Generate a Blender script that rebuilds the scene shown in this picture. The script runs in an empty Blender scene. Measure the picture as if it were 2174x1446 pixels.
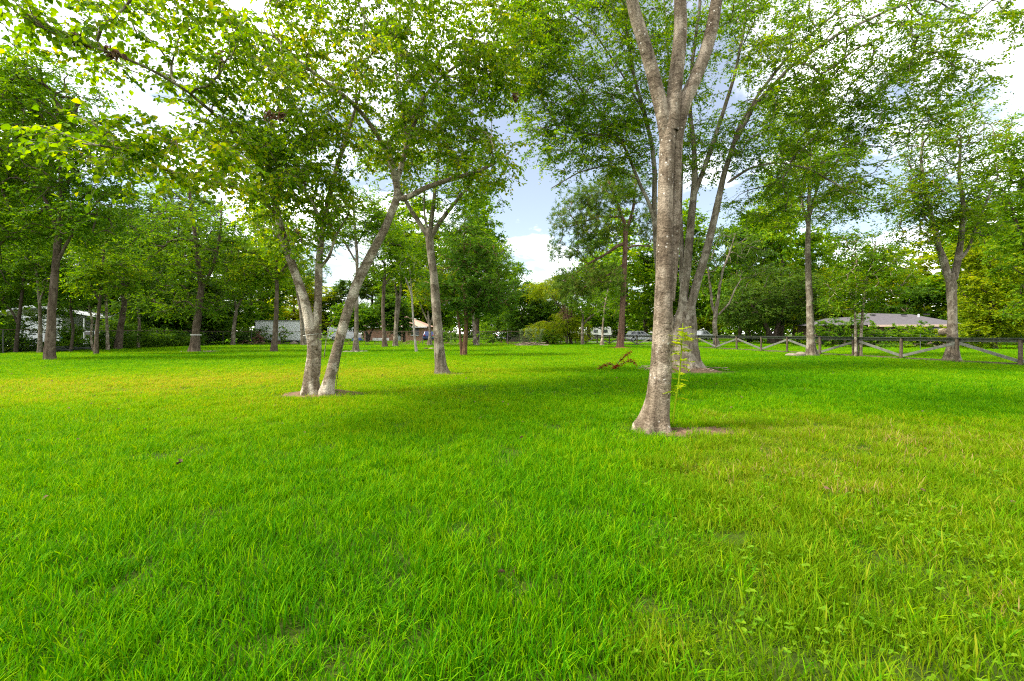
import bpy, bmesh, math, random
import numpy as np
from mathutils import Vector, Matrix

rng = np.random.default_rng(11)
random.seed(5)
scene = bpy.context.scene
col = scene.collection
R = math.radians

# ------------------------------------------------------------------ camera, world, sun, exposure
CAMH = 1.28
FPX = 966.0                       # focal length in photograph pixels
HOR = 708.0                       # horizon row of the photograph
cam_d = bpy.data.cameras.new('camera')
cam_d.sensor_width = 36.0
cam_d.lens = 36.0 * FPX / 2174.0
cam_d.shift_y = -(723.0 - HOR) / 2174.0
cam_d.clip_start = 0.05
cam_d.clip_end = 3000
cam = bpy.data.objects.new('camera', cam_d)
cam.location = (0, 0, CAMH)
cam.rotation_euler = (R(90), 0, 0)
col.objects.link(cam)
scene.camera = cam

SUN_EL, SUN_AZ = 50.0, -104.0     # azimuth clockwise from +Y: from the left, a little behind the camera
world = bpy.data.worlds.new('World')
scene.world = world
world.use_nodes = True
nt = world.node_tree
nt.nodes.clear()
def N(tree, kind, **kw):
    n = tree.nodes.new(kind)
    for k, v in kw.items():
        if k == 'inp':
            for s, val in v.items():
                n.inputs[s].default_value = val
        else:
            setattr(n, k, v)
    return n
L = nt.links.new
sky = N(nt, 'ShaderNodeTexSky', sky_type='NISHITA')
sky.sun_disc = False
sky.sun_elevation = R(SUN_EL)
sky.sun_rotation = R(SUN_AZ)
sky.altitude = 20
sky.air_density = 1.0
sky.dust_density = 1.2
sky.ozone_density = 1.2
tc = N(nt, 'ShaderNodeTexCoord')
sep = N(nt, 'ShaderNodeSeparateXYZ')
L(tc.outputs['Generated'], sep.inputs[0])
# project the direction on a flat cloud deck
zz = N(nt, 'ShaderNodeMath', operation='ADD', inp={1: 0.22}); L(sep.outputs['Z'], zz.inputs[0])
zm = N(nt, 'ShaderNodeMath', operation='MAXIMUM', inp={1: 0.05}); L(zz.outputs[0], zm.inputs[0])
dx = N(nt, 'ShaderNodeMath', operation='DIVIDE'); L(sep.outputs['X'], dx.inputs[0]); L(zm.outputs[0], dx.inputs[1])
dy = N(nt, 'ShaderNodeMath', operation='DIVIDE'); L(sep.outputs['Y'], dy.inputs[0]); L(zm.outputs[0], dy.inputs[1])
dyo = N(nt, 'ShaderNodeMath', operation='ADD', inp={1: -1.2}); L(dy.outputs[0], dyo.inputs[0])
cb = N(nt, 'ShaderNodeCombineXYZ', inp={2: 38.0}); L(dx.outputs[0], cb.inputs[0]); L(dyo.outputs[0], cb.inputs[1])
cn = N(nt, 'ShaderNodeTexNoise', inp={'Scale': 1.15, 'Detail': 9.0, 'Roughness': 0.55, 'Distortion': 0.25})
L(cb.outputs[0], cn.inputs['Vector'])
cr = N(nt, 'ShaderNodeValToRGB')
cr.color_ramp.elements[0].position = 0.45
cr.color_ramp.elements[1].position = 0.64
L(cn.outputs['Fac'], cr.inputs[0])
cn2 = N(nt, 'ShaderNodeTexNoise', inp={'Scale': 2.6, 'Detail': 6.0}); L(cb.outputs[0], cn2.inputs['Vector'])
ccol = N(nt, 'ShaderNodeMix', data_type='RGBA')
ccol.inputs[6].default_value = (7.5, 7.6, 7.8, 1)
ccol.inputs[7].default_value = (15.0, 14.6, 14.2, 1)
L(cn2.outputs['Fac'], ccol.inputs[0])
mx = N(nt, 'ShaderNodeMix', data_type='RGBA')
veil = N(nt, 'ShaderNodeMix', data_type='RGBA', inp={0: 0.5}); veil.inputs[7].default_value = (1.35, 1.2, 0.95, 1)   # thin high cloud
L(sky.outputs[0], veil.inputs[6])
L(cr.outputs[0], mx.inputs[0]); L(veil.outputs[2], mx.inputs[6]); L(ccol.outputs[2], mx.inputs[7])
bg = N(nt, 'ShaderNodeBackground', inp={'Strength': 0.09})
L(mx.outputs[2], bg.inputs[0])
wo = N(nt, 'ShaderNodeOutputWorld'); L(bg.outputs[0], wo.inputs[0])

sun_d = bpy.data.lights.new('sun', 'SUN')
sun_d.energy = 1.8
sun_d.angle = R(11.0)
sun_d.color = (1.0, 0.94, 0.84)
sun = bpy.data.objects.new('sun', sun_d)
sd = Vector((math.sin(R(SUN_AZ)) * math.cos(R(SUN_EL)), math.cos(R(SUN_AZ)) * math.cos(R(SUN_EL)), math.sin(R(SUN_EL))))
sun.rotation_euler = sd.to_track_quat('Z', 'Y').to_euler()
col.objects.link(sun)

scene.view_settings.view_transform = 'Standard'
scene.view_settings.look = 'None'
scene.view_settings.gamma = 1.0
scene.view_settings.use_curve_mapping = False
scene.view_settings.exposure = 2.25
scene.render.engine = 'CYCLES'
scene.cycles.max_bounces = 8
scene.cycles.diffuse_bounces = 4
scene.cycles.transmission_bounces = 6
scene.cycles.glossy_bounces = 2
scene.cycles.use_denoising = False
scene.cycles.pixel_filter_type = 'BLACKMAN_HARRIS'
scene.cycles.filter_width = 1.15
scene.cycles.denoiser = 'OPENIMAGEDENOISE'
scene.cycles.denoising_input_passes = 'RGB_ALBEDO_NORMAL'

# ------------------------------------------------------------------ helpers
def P(px, py, Y):
    """photograph pixel at distance Y in front of the camera -> a world point"""
    return np.array(((px - 1087.0) * Y / FPX, Y, CAMH + (HOR - py) * Y / FPX))
def G(px, py):
    """photograph pixel of a point on the ground -> world x, y"""
    Y = CAMH * FPX / (py - HOR)
    return np.array(((px - 1087.0) * Y / FPX, Y))

def tag(o, label=None, cat=None, group=None, kind=None):
    if label: o['label'] = label
    if cat: o['category'] = cat
    if group: o['group'] = group
    if kind: o['kind'] = kind
    return o
def empty(name, loc, rz=0.0):
    o = bpy.data.objects.new(name, None)
    o.empty_display_size = 0.2
    o.location = loc
    o.rotation_euler = (0, 0, rz)
    col.objects.link(o)
    return o
def link(name, me, parent=None):
    o = bpy.data.objects.new(name, me)
    col.objects.link(o)
    if parent is not None: o.parent = parent
    return o
def np_mesh(name, V, F, mat=None, smooth=False):
    """V (n,3); F a list of (m,k) index arrays"""
    V = np.asarray(V, dtype=np.float32)
    me = bpy.data.meshes.new(name)
    if not isinstance(F, (list, tuple)): F = [F]
    F = [f for f in F if len(f)]
    me.vertices.add(len(V)); me.vertices.foreach_set('co', V.ravel())
    nl = sum(f.size for f in F); nf = sum(len(f) for f in F)
    me.loops.add(nl); me.polygons.add(nf)
    me.loops.foreach_set('vertex_index', np.concatenate([f.ravel() for f in F]).astype(np.int32))
    tot = np.concatenate([np.full(len(f), f.shape[1], dtype=np.int32) for f in F])
    st = np.concatenate([[0], np.cumsum(tot)[:-1]]).astype(np.int32)
    me.polygons.foreach_set('loop_start', st)
    me.polygons.foreach_set('loop_total', tot)
    if smooth: me.polygons.foreach_set('use_smooth', np.ones(nf, dtype=bool))
    if mat: me.materials.append(mat)
    me.update(calc_edges=True)
    me.validate()
    return me
def unit(v):
    return v / (np.linalg.norm(v, axis=-1, keepdims=True) + 1e-9)
def copy_tree(o, parent=None):
    c = o.copy(); col.objects.link(c)
    if parent is not None: c.parent = parent
    for ch in list(o.children): copy_tree(ch, c)
    return c

class MB:
    def __init__(s): s.v = []; s.f = []
    def add(s, vs, fs):
        b = len(s.v); s.v += [tuple(map(float, q)) for q in vs]; s.f += [tuple(b + i for i in q) for q in fs]; return s
    def box(s, a, b):
        (x0, y0, z0), (x1, y1, z1) = a, b
        return s.add([(x0,y0,z0),(x1,y0,z0),(x1,y1,z0),(x0,y1,z0),(x0,y0,z1),(x1,y0,z1),(x1,y1,z1),(x0,y1,z1)],
                     [(0,3,2,1),(4,5,6,7),(0,1,5,4),(1,2,6,5),(2,3,7,6),(3,0,4,7)])
    def bar(s, p, q, w, h, up=(0,0,1)):
        p, q = Vector(p), Vector(q); d = (q - p).normalized(); u = Vector(up)
        sd_ = d.cross(u).normalized(); u = sd_.cross(d).normalized()
        vs = []
        for e in (p, q):
            for a_, b_ in ((-1,-1),(1,-1),(1,1),(-1,1)): vs.append(e + sd_ * a_ * w / 2 + u * b_ * h / 2)
        return s.add(vs, [(0,3,2,1),(4,5,6,7),(0,1,5,4),(1,2,6,5),(2,3,7,6),(3,0,4,7)])
    def tube(s, p, q, r0, r1=None, n=8):
        r1 = r0 if r1 is None else r1
        p, q = Vector(p), Vector(q); d = (q - p).normalized()
        a = d.orthogonal().normalized(); b = d.cross(a)
        vs = []
        for e, r in ((p, r0), (q, r1)):
            for i in range(n):
                t = 2 * math.pi * i / n; vs.append(e + (a * math.cos(t) + b * math.sin(t)) * r)
        fs = [(i, (i + 1) % n, n + (i + 1) % n, n + i) for i in range(n)] + [tuple(range(n - 1, -1, -1)), tuple(range(n, 2 * n))]
        return s.add(vs, fs)
    def prism(s, poly, y0, y1):
        """poly in x,z extruded along y"""
        n = len(poly)
        vs = [(x, y0, z) for x, z in poly] + [(x, y1, z) for x, z in poly]
        return s.add(vs, [(i, (i + 1) % n, n + (i + 1) % n, n + i) for i in range(n)] + [tuple(range(n - 1, -1, -1)), tuple(range(n, 2 * n))])
    def build(s, name, mat, parent=None, bevel=0.0, smooth=False):
        me = bpy.data.meshes.new(name); me.from_pydata(s.v, [], s.f); me.materials.append(mat)
        if smooth:
            for p in me.polygons: p.use_smooth = True
        o = link(name, me, parent)
        if bevel:
            m = o.modifiers.new('bevel', 'BEVEL'); m.width = bevel; m.segments = 2; m.limit_method = 'ANGLE'
        return o

# ------------------------------------------------------------------ materials
def new_mat(name):
    m = bpy.data.materials.new(name); m.use_nodes = True
    t = m.node_tree; t.nodes.clear()
    out = N(t, 'ShaderNodeOutputMaterial')
    return m, t, out
def ramp(t, stops):
    r = N(t, 'ShaderNodeValToRGB'); e = r.color_ramp.elements
    while len(e) < len(stops): e.new(0.5)
    for i, (p, c) in enumerate(stops):
        e[i].position = p; e[i].color = (*c, 1) if len(c) == 3 else c
    return r
def simple_mat(name, c, rough=0.6, metal=0.0, noise=0.15, scale=6.0, bump=0.0, spec=0.4):
    m, t, out = new_mat(name)
    b = N(t, 'ShaderNodeBsdfPrincipled', inp={'Roughness': rough, 'Metallic': metal})
    b.inputs['Specular IOR Level'].default_value = spec
    tc = N(t, 'ShaderNodeTexCoord')
    n = N(t, 'ShaderNodeTexNoise', inp={'Scale': scale, 'Detail': 6.0, 'Roughness': 0.65}); t.links.new(tc.outputs['Object'], n.inputs['Vector'])
    r = ramp(t, [(0.25, [max(0, x * (1 - noise * 1.6)) for x in c]), (0.75, [min(1, x * (1 + noise)) for x in c])])
    t.links.new(n.outputs['Fac'], r.inputs[0]); t.links.new(r.outputs[0], b.inputs['Base Color'])
    if bump:
        bp = N(t, 'ShaderNodeBump', inp={'Strength': bump, 'Distance': 0.02}); t.links.new(n.outputs['Fac'], bp.inputs['Height'])
        t.links.new(bp.outputs[0], b.inputs['Normal'])
    t.links.new(b.outputs[0], out.inputs[0])
    return m
def leaf_mat(name, stops, trans=0.45, rough=0.45, spec=0.35, each=0.16):
    """stops: colour ramp over a random number per leaf; patch: drift over the crown"""
    m, t, out = new_mat(name)
    lk = t.links.new
    g = N(t, 'ShaderNodeNewGeometry')
    oi = N(t, 'ShaderNodeObjectInfo')
    tc = N(t, 'ShaderNodeTexCoord')
    n = N(t, 'ShaderNodeTexNoise', inp={'Scale': 0.55, 'Detail': 3.0}); lk(tc.outputs['Object'], n.inputs['Vector'])
    a = N(t, 'ShaderNodeMath', operation='MULTIPLY_ADD', inp={1: 0.62, 2: -0.12}); lk(g.outputs['Random Per Island'], a.inputs[0])
    b_ = N(t, 'ShaderNodeMath', operation='MULTIPLY_ADD', inp={1: 0.85}); lk(n.outputs['Fac'], b_.inputs[0]); lk(a.outputs[0], b_.inputs[2])
    c_ = N(t, 'ShaderNodeMath', operation='MULTIPLY_ADD', inp={1: each, 2: -0.18}); lk(oi.outputs['Random'], c_.inputs[0])
    s = N(t, 'ShaderNodeMath', operation='ADD'); lk(b_.outputs[0], s.inputs[0]); lk(c_.outputs[0], s.inputs[1])
    r = ramp(t, stops); lk(s.outputs[0], r.inputs[0])
    p = N(t, 'ShaderNodeBsdfPrincipled', inp={'Roughness': rough}); p.inputs['Specular IOR Level'].default_value = spec
    lk(r.outputs[0], p.inputs['Base Color'])
    tr = N(t, 'ShaderNodeBsdfTranslucent')
    hs = N(t, 'ShaderNodeHueSaturation', inp={'Hue': 0.485, 'Saturation': 1.1, 'Value': 1.5}); lk(r.outputs[0], hs.inputs['Color'])
    lk(hs.outputs[0], tr.inputs[0])
    mixs = N(t, 'ShaderNodeMixShader', inp={0: trans}); lk(p.outputs[0], mixs.inputs[1]); lk(tr.outputs[0], mixs.inputs[2])
    lk(mixs.outputs[0], out.inputs[0])
    return m
def bark_mat(name, dark, mid, light, lichen=0.5, scale=1.0, speck=0.0, vertical=False, bump=0.6, streak=0.55):
    m, t, out = new_mat(name)
    lk = t.links.new
    tc = N(t, 'ShaderNodeTexCoord')
    mp = N(t, 'ShaderNodeMapping'); mp.inputs['Scale'].default_value = (10 * scale, 10 * scale, 3.0 * scale) if vertical else (7 * scale, 7 * scale, 13 * scale)
    lk(tc.outputs['Object'], mp.inputs['Vector'])
    n1 = N(t, 'ShaderNodeTexNoise', inp={'Scale': 1.6, 'Detail': 10.0, 'Roughness': 0.68, 'Distortion': 0.6}); lk(mp.outputs[0], n1.inputs['Vector'])
    r1 = ramp(t, [(0.30, dark), (0.50, mid), (0.72, light)]); lk(n1.outputs['Fac'], r1.inputs[0])
    n2 = N(t, 'ShaderNodeTexNoise', inp={'Scale': 3.2 * scale, 'Detail': 5.0, 'Roughness': 0.6, 'Distortion': 0.4}); lk(tc.outputs['Object'], n2.inputs['Vector'])
    r2 = ramp(t, [(0.49, (0, 0, 0)), (0.58, (1, 1, 1))]); lk(n2.outputs['Fac'], r2.inputs[0])
    ml = N(t, 'ShaderNodeMath', operation='MULTIPLY', inp={1: lichen}); lk(r2.outputs[0], ml.inputs[0])
    x1 = N(t, 'ShaderNodeMix', data_type='RGBA'); x1.inputs[7].default_value = (*[min(1, c * 1.5) for c in (light[0], light[1] * 1.02, light[2] * 1.06)], 1)
    lk(ml.outputs[0], x1.inputs[0]); lk(r1.outputs[0], x1.inputs[6])
    last = x1.outputs[2]
    mv = N(t, 'ShaderNodeMapping'); mv.inputs['Scale'].default_value = (5.5, 5.5, 0.45); lk(tc.outputs['Object'], mv.inputs['Vector'])
    n4 = N(t, 'ShaderNodeTexNoise', inp={'Scale': 1.3, 'Detail': 6.0, 'Roughness': 0.7, 'Distortion': 0.5}); lk(mv.outputs[0], n4.inputs['Vector'])
    r4 = ramp(t, [(0.40, (1, 1, 1)), (0.58, (0, 0, 0))]); lk(n4.outputs['Fac'], r4.inputs[0])
    m4 = N(t, 'ShaderNodeMath', operation='MULTIPLY', inp={1: streak}); lk(r4.outputs[0], m4.inputs[0])
    x4 = N(t, 'ShaderNodeMix', data_type='RGBA', blend_type='MULTIPLY'); x4.inputs[7].default_value = (0.40, 0.36, 0.33, 1)
    lk(m4.outputs[0], x4.inputs[0]); lk(last, x4.inputs[6]); last = x4.outputs[2]
    if speck:
        v = N(t, 'ShaderNodeTexVoronoi', inp={'Scale': 16.0 * scale, 'Randomness': 1.0}); lk(tc.outputs['Object'], v.inputs['Vector'])
        rs = ramp(t, [(0.12, (1, 1, 1)), (0.2, (0, 0, 0))]); lk(v.outputs['Distance'], rs.inputs[0])
        n3 = N(t, 'ShaderNodeTexNoise', inp={'Scale': 5.0, 'Detail': 2.0}); lk(tc.outputs['Object'], n3.inputs['Vector'])
        r3 = ramp(t, [(0.5, (0, 0, 0)), (0.56, (1, 1, 1))]); lk(n3.outputs['Fac'], r3.inputs[0])
        mm = N(t, 'ShaderNodeMath', operation='MULTIPLY'); lk(rs.outputs[0], mm.inputs[0]); lk(r3.outputs[0], mm.inputs[1])
        m2 = N(t, 'ShaderNodeMath', operation='MULTIPLY', inp={1: speck}); lk(mm.outputs[0], m2.inputs[0])
        x2 = N(t, 'ShaderNodeMix', data_type='RGBA'); x2.inputs[7].default_value = (0.62, 0.59, 0.52, 1)
        lk(m2.outputs[0], x2.inputs[0]); lk(last, x2.inputs[6]); last = x2.outputs[2]
    n5 = N(t, 'ShaderNodeTexNoise', inp={'Scale': 55.0, 'Detail': 5.0, 'Roughness': 0.75}); lk(tc.outputs['Object'], n5.inputs['Vector'])
    r5 = ramp(t, [(0.38, (0.45, 0.42, 0.40)), (0.58, (1.25, 1.22, 1.18))]); lk(n5.outputs['Fac'], r5.inputs[0])
    x5 = N(t, 'ShaderNodeMix', data_type='RGBA', blend_type='MULTIPLY', inp={0: 0.85}); lk(last, x5.inputs[6]); lk(r5.outputs[0], x5.inputs[7]); last = x5.outputs[2]
    p = N(t, 'ShaderNodeBsdfPrincipled', inp={'Roughness': 0.9}); p.inputs['Specular IOR Level'].default_value = 0.1
    lk(last, p.inputs['Base Color'])
    bp = N(t, 'ShaderNodeBump', inp={'Strength': bump, 'Distance': 0.03}); lk(n1.outputs['Fac'], bp.inputs['Height']); lk(bp.outputs[0], p.inputs['Normal'])
    lk(p.outputs[0], out.inputs[0])
    return m

M = {}
M['bark_pale'] = bark_mat('bark_pale', (0.075, 0.055, 0.036), (0.23, 0.185, 0.13), (0.36, 0.315, 0.245), 0.95, 1.0, bump=0.9)
M['bark_big'] = bark_mat('bark_big', (0.078, 0.058, 0.040), (0.215, 0.172, 0.122), (0.30, 0.25, 0.185), 0.8, 0.9, speck=0.95, bump=0.9, streak=0.75)
M['bark_grey'] = bark_mat('bark_grey', (0.055, 0.044, 0.032), (0.165, 0.138, 0.10), (0.27, 0.24, 0.185), 0.6, 0.8, vertical=True, bump=0.9)
M['bark_brown'] = bark_mat('bark_brown', (0.040, 0.030, 0.020), (0.115, 0.088, 0.062), (0.19, 0.155, 0.115), 0.3, 0.7, vertical=True, bump=0.9)
M['bark_dark'] = bark_mat('bark_dark', (0.028, 0.022, 0.016), (0.08, 0.062, 0.046), (0.135, 0.112, 0.085), 0.2, 0.7, vertical=True)
M['bark_pine'] = bark_mat('bark_pine', (0.045, 0.026, 0.018), (0.165, 0.098, 0.068), (0.25, 0.165, 0.12), 0.1, 0.5, vertical=True, bump=1.0)
M['bark_red'] = bark_mat('bark_red', (0.05, 0.03, 0.018), (0.16, 0.09, 0.05), (0.24, 0.15, 0.09), 0.1, 0.8, vertical=True, bump=1.0)
M['bark_white'] = bark_mat('bark_white', (0.16, 0.13, 0.10), (0.36, 0.32, 0.27), (0.50, 0.47, 0.42), 0.4, 0.9)
LEAVES = {
 'leaf_tallow': ([(0.15, (0.030, 0.095, 0.003)), (0.45, (0.070, 0.175, 0.004)), (0.75, (0.135, 0.25, 0.005)), (0.97, (0.30, 0.32, 0.012))], 0.55),
 'leaf_elm': ([(0.15, (0.032, 0.105, 0.005)), (0.5, (0.068, 0.175, 0.006)), (0.8, (0.135, 0.24, 0.008)), (1.0, (0.25, 0.29, 0.02))], 0.55),
 'leaf_turn': ([(0.15, (0.045, 0.12, 0.005)), (0.5, (0.10, 0.20, 0.007)), (0.8, (0.17, 0.26, 0.01)), (1.0, (0.36, 0.20, 0.02))], 0.55),
 'leaf_mid': ([(0.15, (0.026, 0.09, 0.005)), (0.5, (0.055, 0.150, 0.007)), (0.85, (0.115, 0.22, 0.009)), (1.0, (0.20, 0.26, 0.016))], 0.5),
 'leaf_dark': ([(0.15, (0.024, 0.072, 0.006)), (0.5, (0.048, 0.122, 0.008)), (0.85, (0.090, 0.175, 0.010)), (1.0, (0.15, 0.21, 0.015))], 0.45),
 'leaf_yellow': ([(0.15, (0.06, 0.13, 0.004)), (0.45, (0.13, 0.22, 0.006)), (0.8, (0.22, 0.29, 0.009)), (1.0, (0.38, 0.33, 0.012))], 0.55),
 'leaf_oak': ([(0.15, (0.024, 0.060, 0.008)), (0.5, (0.050, 0.112, 0.011)), (0.85, (0.10, 0.165, 0.017)), (1.0, (0.16, 0.21, 0.024))], 0.4),
 'needle_pine': ([(0.15, (0.035, 0.095, 0.010)), (0.5, (0.075, 0.155, 0.016)), (0.85, (0.14, 0.20, 0.022)), (1.0, (0.24, 0.22, 0.04))], 0.35),
 'needle_cedar': ([(0.15, (0.022, 0.075, 0.004)), (0.5, (0.050, 0.135, 0.006)), (0.85, (0.095, 0.185, 0.008)), (1.0, (0.16, 0.22, 0.012))], 0.35),
 'leaf_lime': ([(0.1, (0.14, 0.26, 0.006)), (0.5, (0.26, 0.36, 0.008)), (0.9, (0.46, 0.46, 0.01)), (1.0, (0.55, 0.45, 0.01))], 0.5),
 'leaf_clover': ([(0.1, (0.06, 0.17, 0.003)), (0.5, (0.10, 0.22, 0.004)), (0.9, (0.17, 0.27, 0.006)), (1.0, (0.25, 0.29, 0.01))], 0.35),
 'leaf_red': ([(0.1, (0.12, 0.022, 0.012)), (0.5, (0.22, 0.045, 0.02)), (0.9, (0.22, 0.10, 0.02)), (1.0, (0.25, 0.07, 0.03))], 0.35),
 'leaf_dead': ([(0.1, (0.09, 0.05, 0.03)), (0.5, (0.17, 0.10, 0.06)), (0.9, (0.25, 0.17, 0.11)), (1.0, (0.3, 0.22, 0.15))], 0.3),
 'leaf_pale2': ([(0.15, (0.035, 0.085, 0.016)), (0.5, (0.068, 0.135, 0.026)), (0.85, (0.12, 0.19, 0.036)), (1.0, (0.17, 0.23, 0.05))], 0.45),
 'leaf_pale': ([(0.1, (0.11, 0.17, 0.06)), (0.5, (0.18, 0.25, 0.10)), (0.9, (0.25, 0.33, 0.15)), (1.0, (0.3, 0.36, 0.2))], 0.35)}
for k_, (st_, tr_) in LEAVES.items(): M[k_] = leaf_mat(k_, [(p_, (c_[0] * 1.5, c_[1] * 1.3, c_[2] * .8)) for p_, c_ in st_] if k_ in ('leaf_tallow', 'leaf_elm', 'leaf_mid', 'leaf_yellow') else st_, tr_, 0.6, spec=0.12)

M['leaf_single'] = leaf_mat('leaf_single', LEAVES['leaf_tallow'][0], 0.5, 0.6, spec=0.12, each=0.6)
def grass_mat(name, lush, weedy=False):
    m, t, out = new_mat(name); lk = t.links.new
    g = N(t, 'ShaderNodeNewGeometry'); oi = N(t, 'ShaderNodeObjectInfo')
    at = N(t, 'ShaderNodeAttribute', attribute_type='INSTANCER', attribute_name='dry')  # dryness, plus the sun and shade painted into the lawn tone
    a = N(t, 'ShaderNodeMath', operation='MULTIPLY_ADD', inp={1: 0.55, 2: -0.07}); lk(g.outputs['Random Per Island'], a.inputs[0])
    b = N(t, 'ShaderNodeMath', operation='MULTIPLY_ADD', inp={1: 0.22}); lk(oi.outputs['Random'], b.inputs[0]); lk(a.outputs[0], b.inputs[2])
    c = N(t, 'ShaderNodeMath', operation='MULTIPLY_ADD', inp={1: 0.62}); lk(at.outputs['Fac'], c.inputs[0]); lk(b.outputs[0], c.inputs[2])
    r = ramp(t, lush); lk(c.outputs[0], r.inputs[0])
    gt = N(t, 'ShaderNodeMath', operation='GREATER_THAN', inp={1: 0.972}); lk(g.outputs['Random Per Island'], gt.inputs[0])
    tn = N(t, 'ShaderNodeMix', data_type='RGBA'); tn.inputs[7].default_value = (0.33, 0.25, 0.09, 1)
    lk(gt.outputs[0], tn.inputs[0]); lk(r.outputs[0], tn.inputs[6])
    p = N(t, 'ShaderNodeBsdfPrincipled', inp={'Roughness': 0.6}); p.inputs['Specular IOR Level'].default_value = 0.035
    lk(tn.outputs[2], p.inputs['Base Color'])
    hs = N(t, 'ShaderNodeHueSaturation', inp={'Hue': 0.49, 'Saturation': 1.05, 'Value': 1.35}); lk(tn.outputs[2], hs.inputs['Color'])
    tr = N(t, 'ShaderNodeBsdfTranslucent'); lk(hs.outputs[0], tr.inputs[0])
    ms = N(t, 'ShaderNodeMixShader', inp={0: 0.42}); lk(p.outputs[0], ms.inputs[1]); lk(tr.outputs[0], ms.inputs[2])
    lk(ms.outputs[0], out.inputs[0])
    return m
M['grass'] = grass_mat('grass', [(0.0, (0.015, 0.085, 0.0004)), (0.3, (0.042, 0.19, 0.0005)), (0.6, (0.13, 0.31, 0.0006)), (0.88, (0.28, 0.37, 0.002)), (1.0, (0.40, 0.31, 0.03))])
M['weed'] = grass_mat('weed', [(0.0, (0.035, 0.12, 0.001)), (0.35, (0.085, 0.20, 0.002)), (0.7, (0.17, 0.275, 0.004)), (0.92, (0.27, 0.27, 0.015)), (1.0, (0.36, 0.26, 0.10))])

def ground_mat():
    m, t, out = new_mat('ground'); lk = t.links.new
    tc = N(t, 'ShaderNodeTexCoord')
    n1 = N(t, 'ShaderNodeTexNoise', inp={'Scale': 0.35, 'Detail': 8.0, 'Roughness': 0.6}); lk(tc.outputs['Object'], n1.inputs['Vector'])
    n2 = N(t, 'ShaderNodeTexNoise', inp={'Scale': 26.0, 'Detail': 8.0, 'Roughness': 0.7}); lk(tc.outputs['Object'], n2.inputs['Vector'])
    r1 = ramp(t, [(0.3, (0.035, 0.14, 0.002)), (0.55, (0.075, 0.20, 0.003)), (0.8, (0.15, 0.24, 0.005))]); lk(n1.outputs['Fac'], r1.inputs[0])
    r2 = ramp(t, [(0.35, (0.018, 0.013, 0.006)), (0.6, (0.042, 0.038, 0.012)), (0.8, (0.09, 0.068, 0.034))]); lk(n2.outputs['Fac'], r2.inputs[0])
    x = N(t, 'ShaderNodeMix', data_type='RGBA', inp={0: 0.78}); lk(r1.outputs[0], x.inputs[6]); lk(r2.outputs[0], x.inputs[7])
    p = N(t, 'ShaderNodeBsdfPrincipled', inp={'Roughness': 1.0}); p.inputs['Specular IOR Level'].default_value = 0.05
    lk(x.outputs[2], p.inputs['Base Color'])
    bp = N(t, 'ShaderNodeBump', inp={'Strength': 0.6, 'Distance': 0.02}); lk(n2.outputs['Fac'], bp.inputs['Height']); lk(bp.outputs[0], p.inputs['Normal'])
    lk(p.outputs[0], out.inputs[0])
    return m
M['ground'] = ground_mat()
M['soil'] = simple_mat('soil', (0.165, 0.105, 0.066), 1.0, noise=0.45, scale=14, bump=0.9, spec=0.05)
M['litter'] = simple_mat('litter', (0.115, 0.080, 0.052), 1.0, noise=0.6, scale=22, bump=1.0, spec=0.05)
M['straw_red'] = simple_mat('straw_red', (0.20, 0.085, 0.04), 1.0, noise=0.5, scale=20, bump=1.0, spec=0.05)
M['stick'] = simple_mat('stick', (0.26, 0.20, 0.15), 0.95, noise=0.4, scale=9, spec=0.1)
M['fence_wood'] = simple_mat('fence_wood', (0.115, 0.088, 0.062), 0.9, noise=0.45, scale=7, bump=0.5, spec=0.1)
M['fence_grey'] = simple_mat('fence_grey', (0.15, 0.152, 0.125), 0.9, noise=0.35, scale=7, bump=0.5, spec=0.1)
M['fence_cap'] = simple_mat('fence_cap', (0.045, 0.052, 0.042), 0.85, noise=0.45, scale=7, bump=0.5, spec=0.15)
M['stone'] = simple_mat('stone', (0.24, 0.20, 0.155), 0.9, noise=0.3, scale=5, bump=0.6, spec=0.15)
M['galv'] = simple_mat('galv', (0.085, 0.085, 0.08), 0.8, 0.0, noise=0.2)
M['white_metal'] = simple_mat('white_metal', (0.68, 0.69, 0.68), 0.5, noise=0.06, scale=2)
M['trailer_white'] = simple_mat('trailer_white', (0.85, 0.86, 0.86), 0.6, noise=0.14, scale=1.3)
M['trailer_rail'] = simple_mat('trailer_rail', (0.30, 0.30, 0.29), 0.5, 0.3, noise=0.2)
M['roof_white'] = simple_mat('roof_white', (0.78, 0.79, 0.80), 0.45, noise=0.05, scale=2)
M['roof_grey'] = simple_mat('roof_grey', (0.105, 0.097, 0.102), 0.95, noise=0.22, scale=5, bump=0.3, spec=0.1)
M['roof_tan'] = simple_mat('roof_tan', (0.42, 0.27, 0.20), 0.95, noise=0.15, scale=5, bump=0.3, spec=0.1)
M['fascia'] = simple_mat('fascia', (0.50, 0.37, 0.30), 0.7, noise=0.1)
M['dark'] = simple_mat('dark', (0.02, 0.02, 0.022), 0.6, noise=0.2)
M['glass'] = simple_mat('glass', (0.035, 0.045, 0.055), 0.08, noise=0.1, spec=0.8)
M['tyre'] = simple_mat('tyre', (0.022, 0.022, 0.022), 0.9, noise=0.2)
M['rim'] = simple_mat('rim', (0.45, 0.45, 0.46), 0.35, 0.7, noise=0.1)
M['paint_white'] = simple_mat('paint_white', (0.78, 0.79, 0.80), 0.25, noise=0.03, spec=0.5)
M['paint_silver'] = simple_mat('paint_silver', (0.42, 0.45, 0.49), 0.3, 0.4, noise=0.04, spec=0.5)
M['paint_maroon'] = simple_mat('paint_maroon', (0.12, 0.03, 0.025), 0.3, noise=0.05, spec=0.5)
M['paint_blue'] = simple_mat('paint_blue', (0.018, 0.035, 0.12), 0.3, noise=0.05, spec=0.5)
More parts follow.
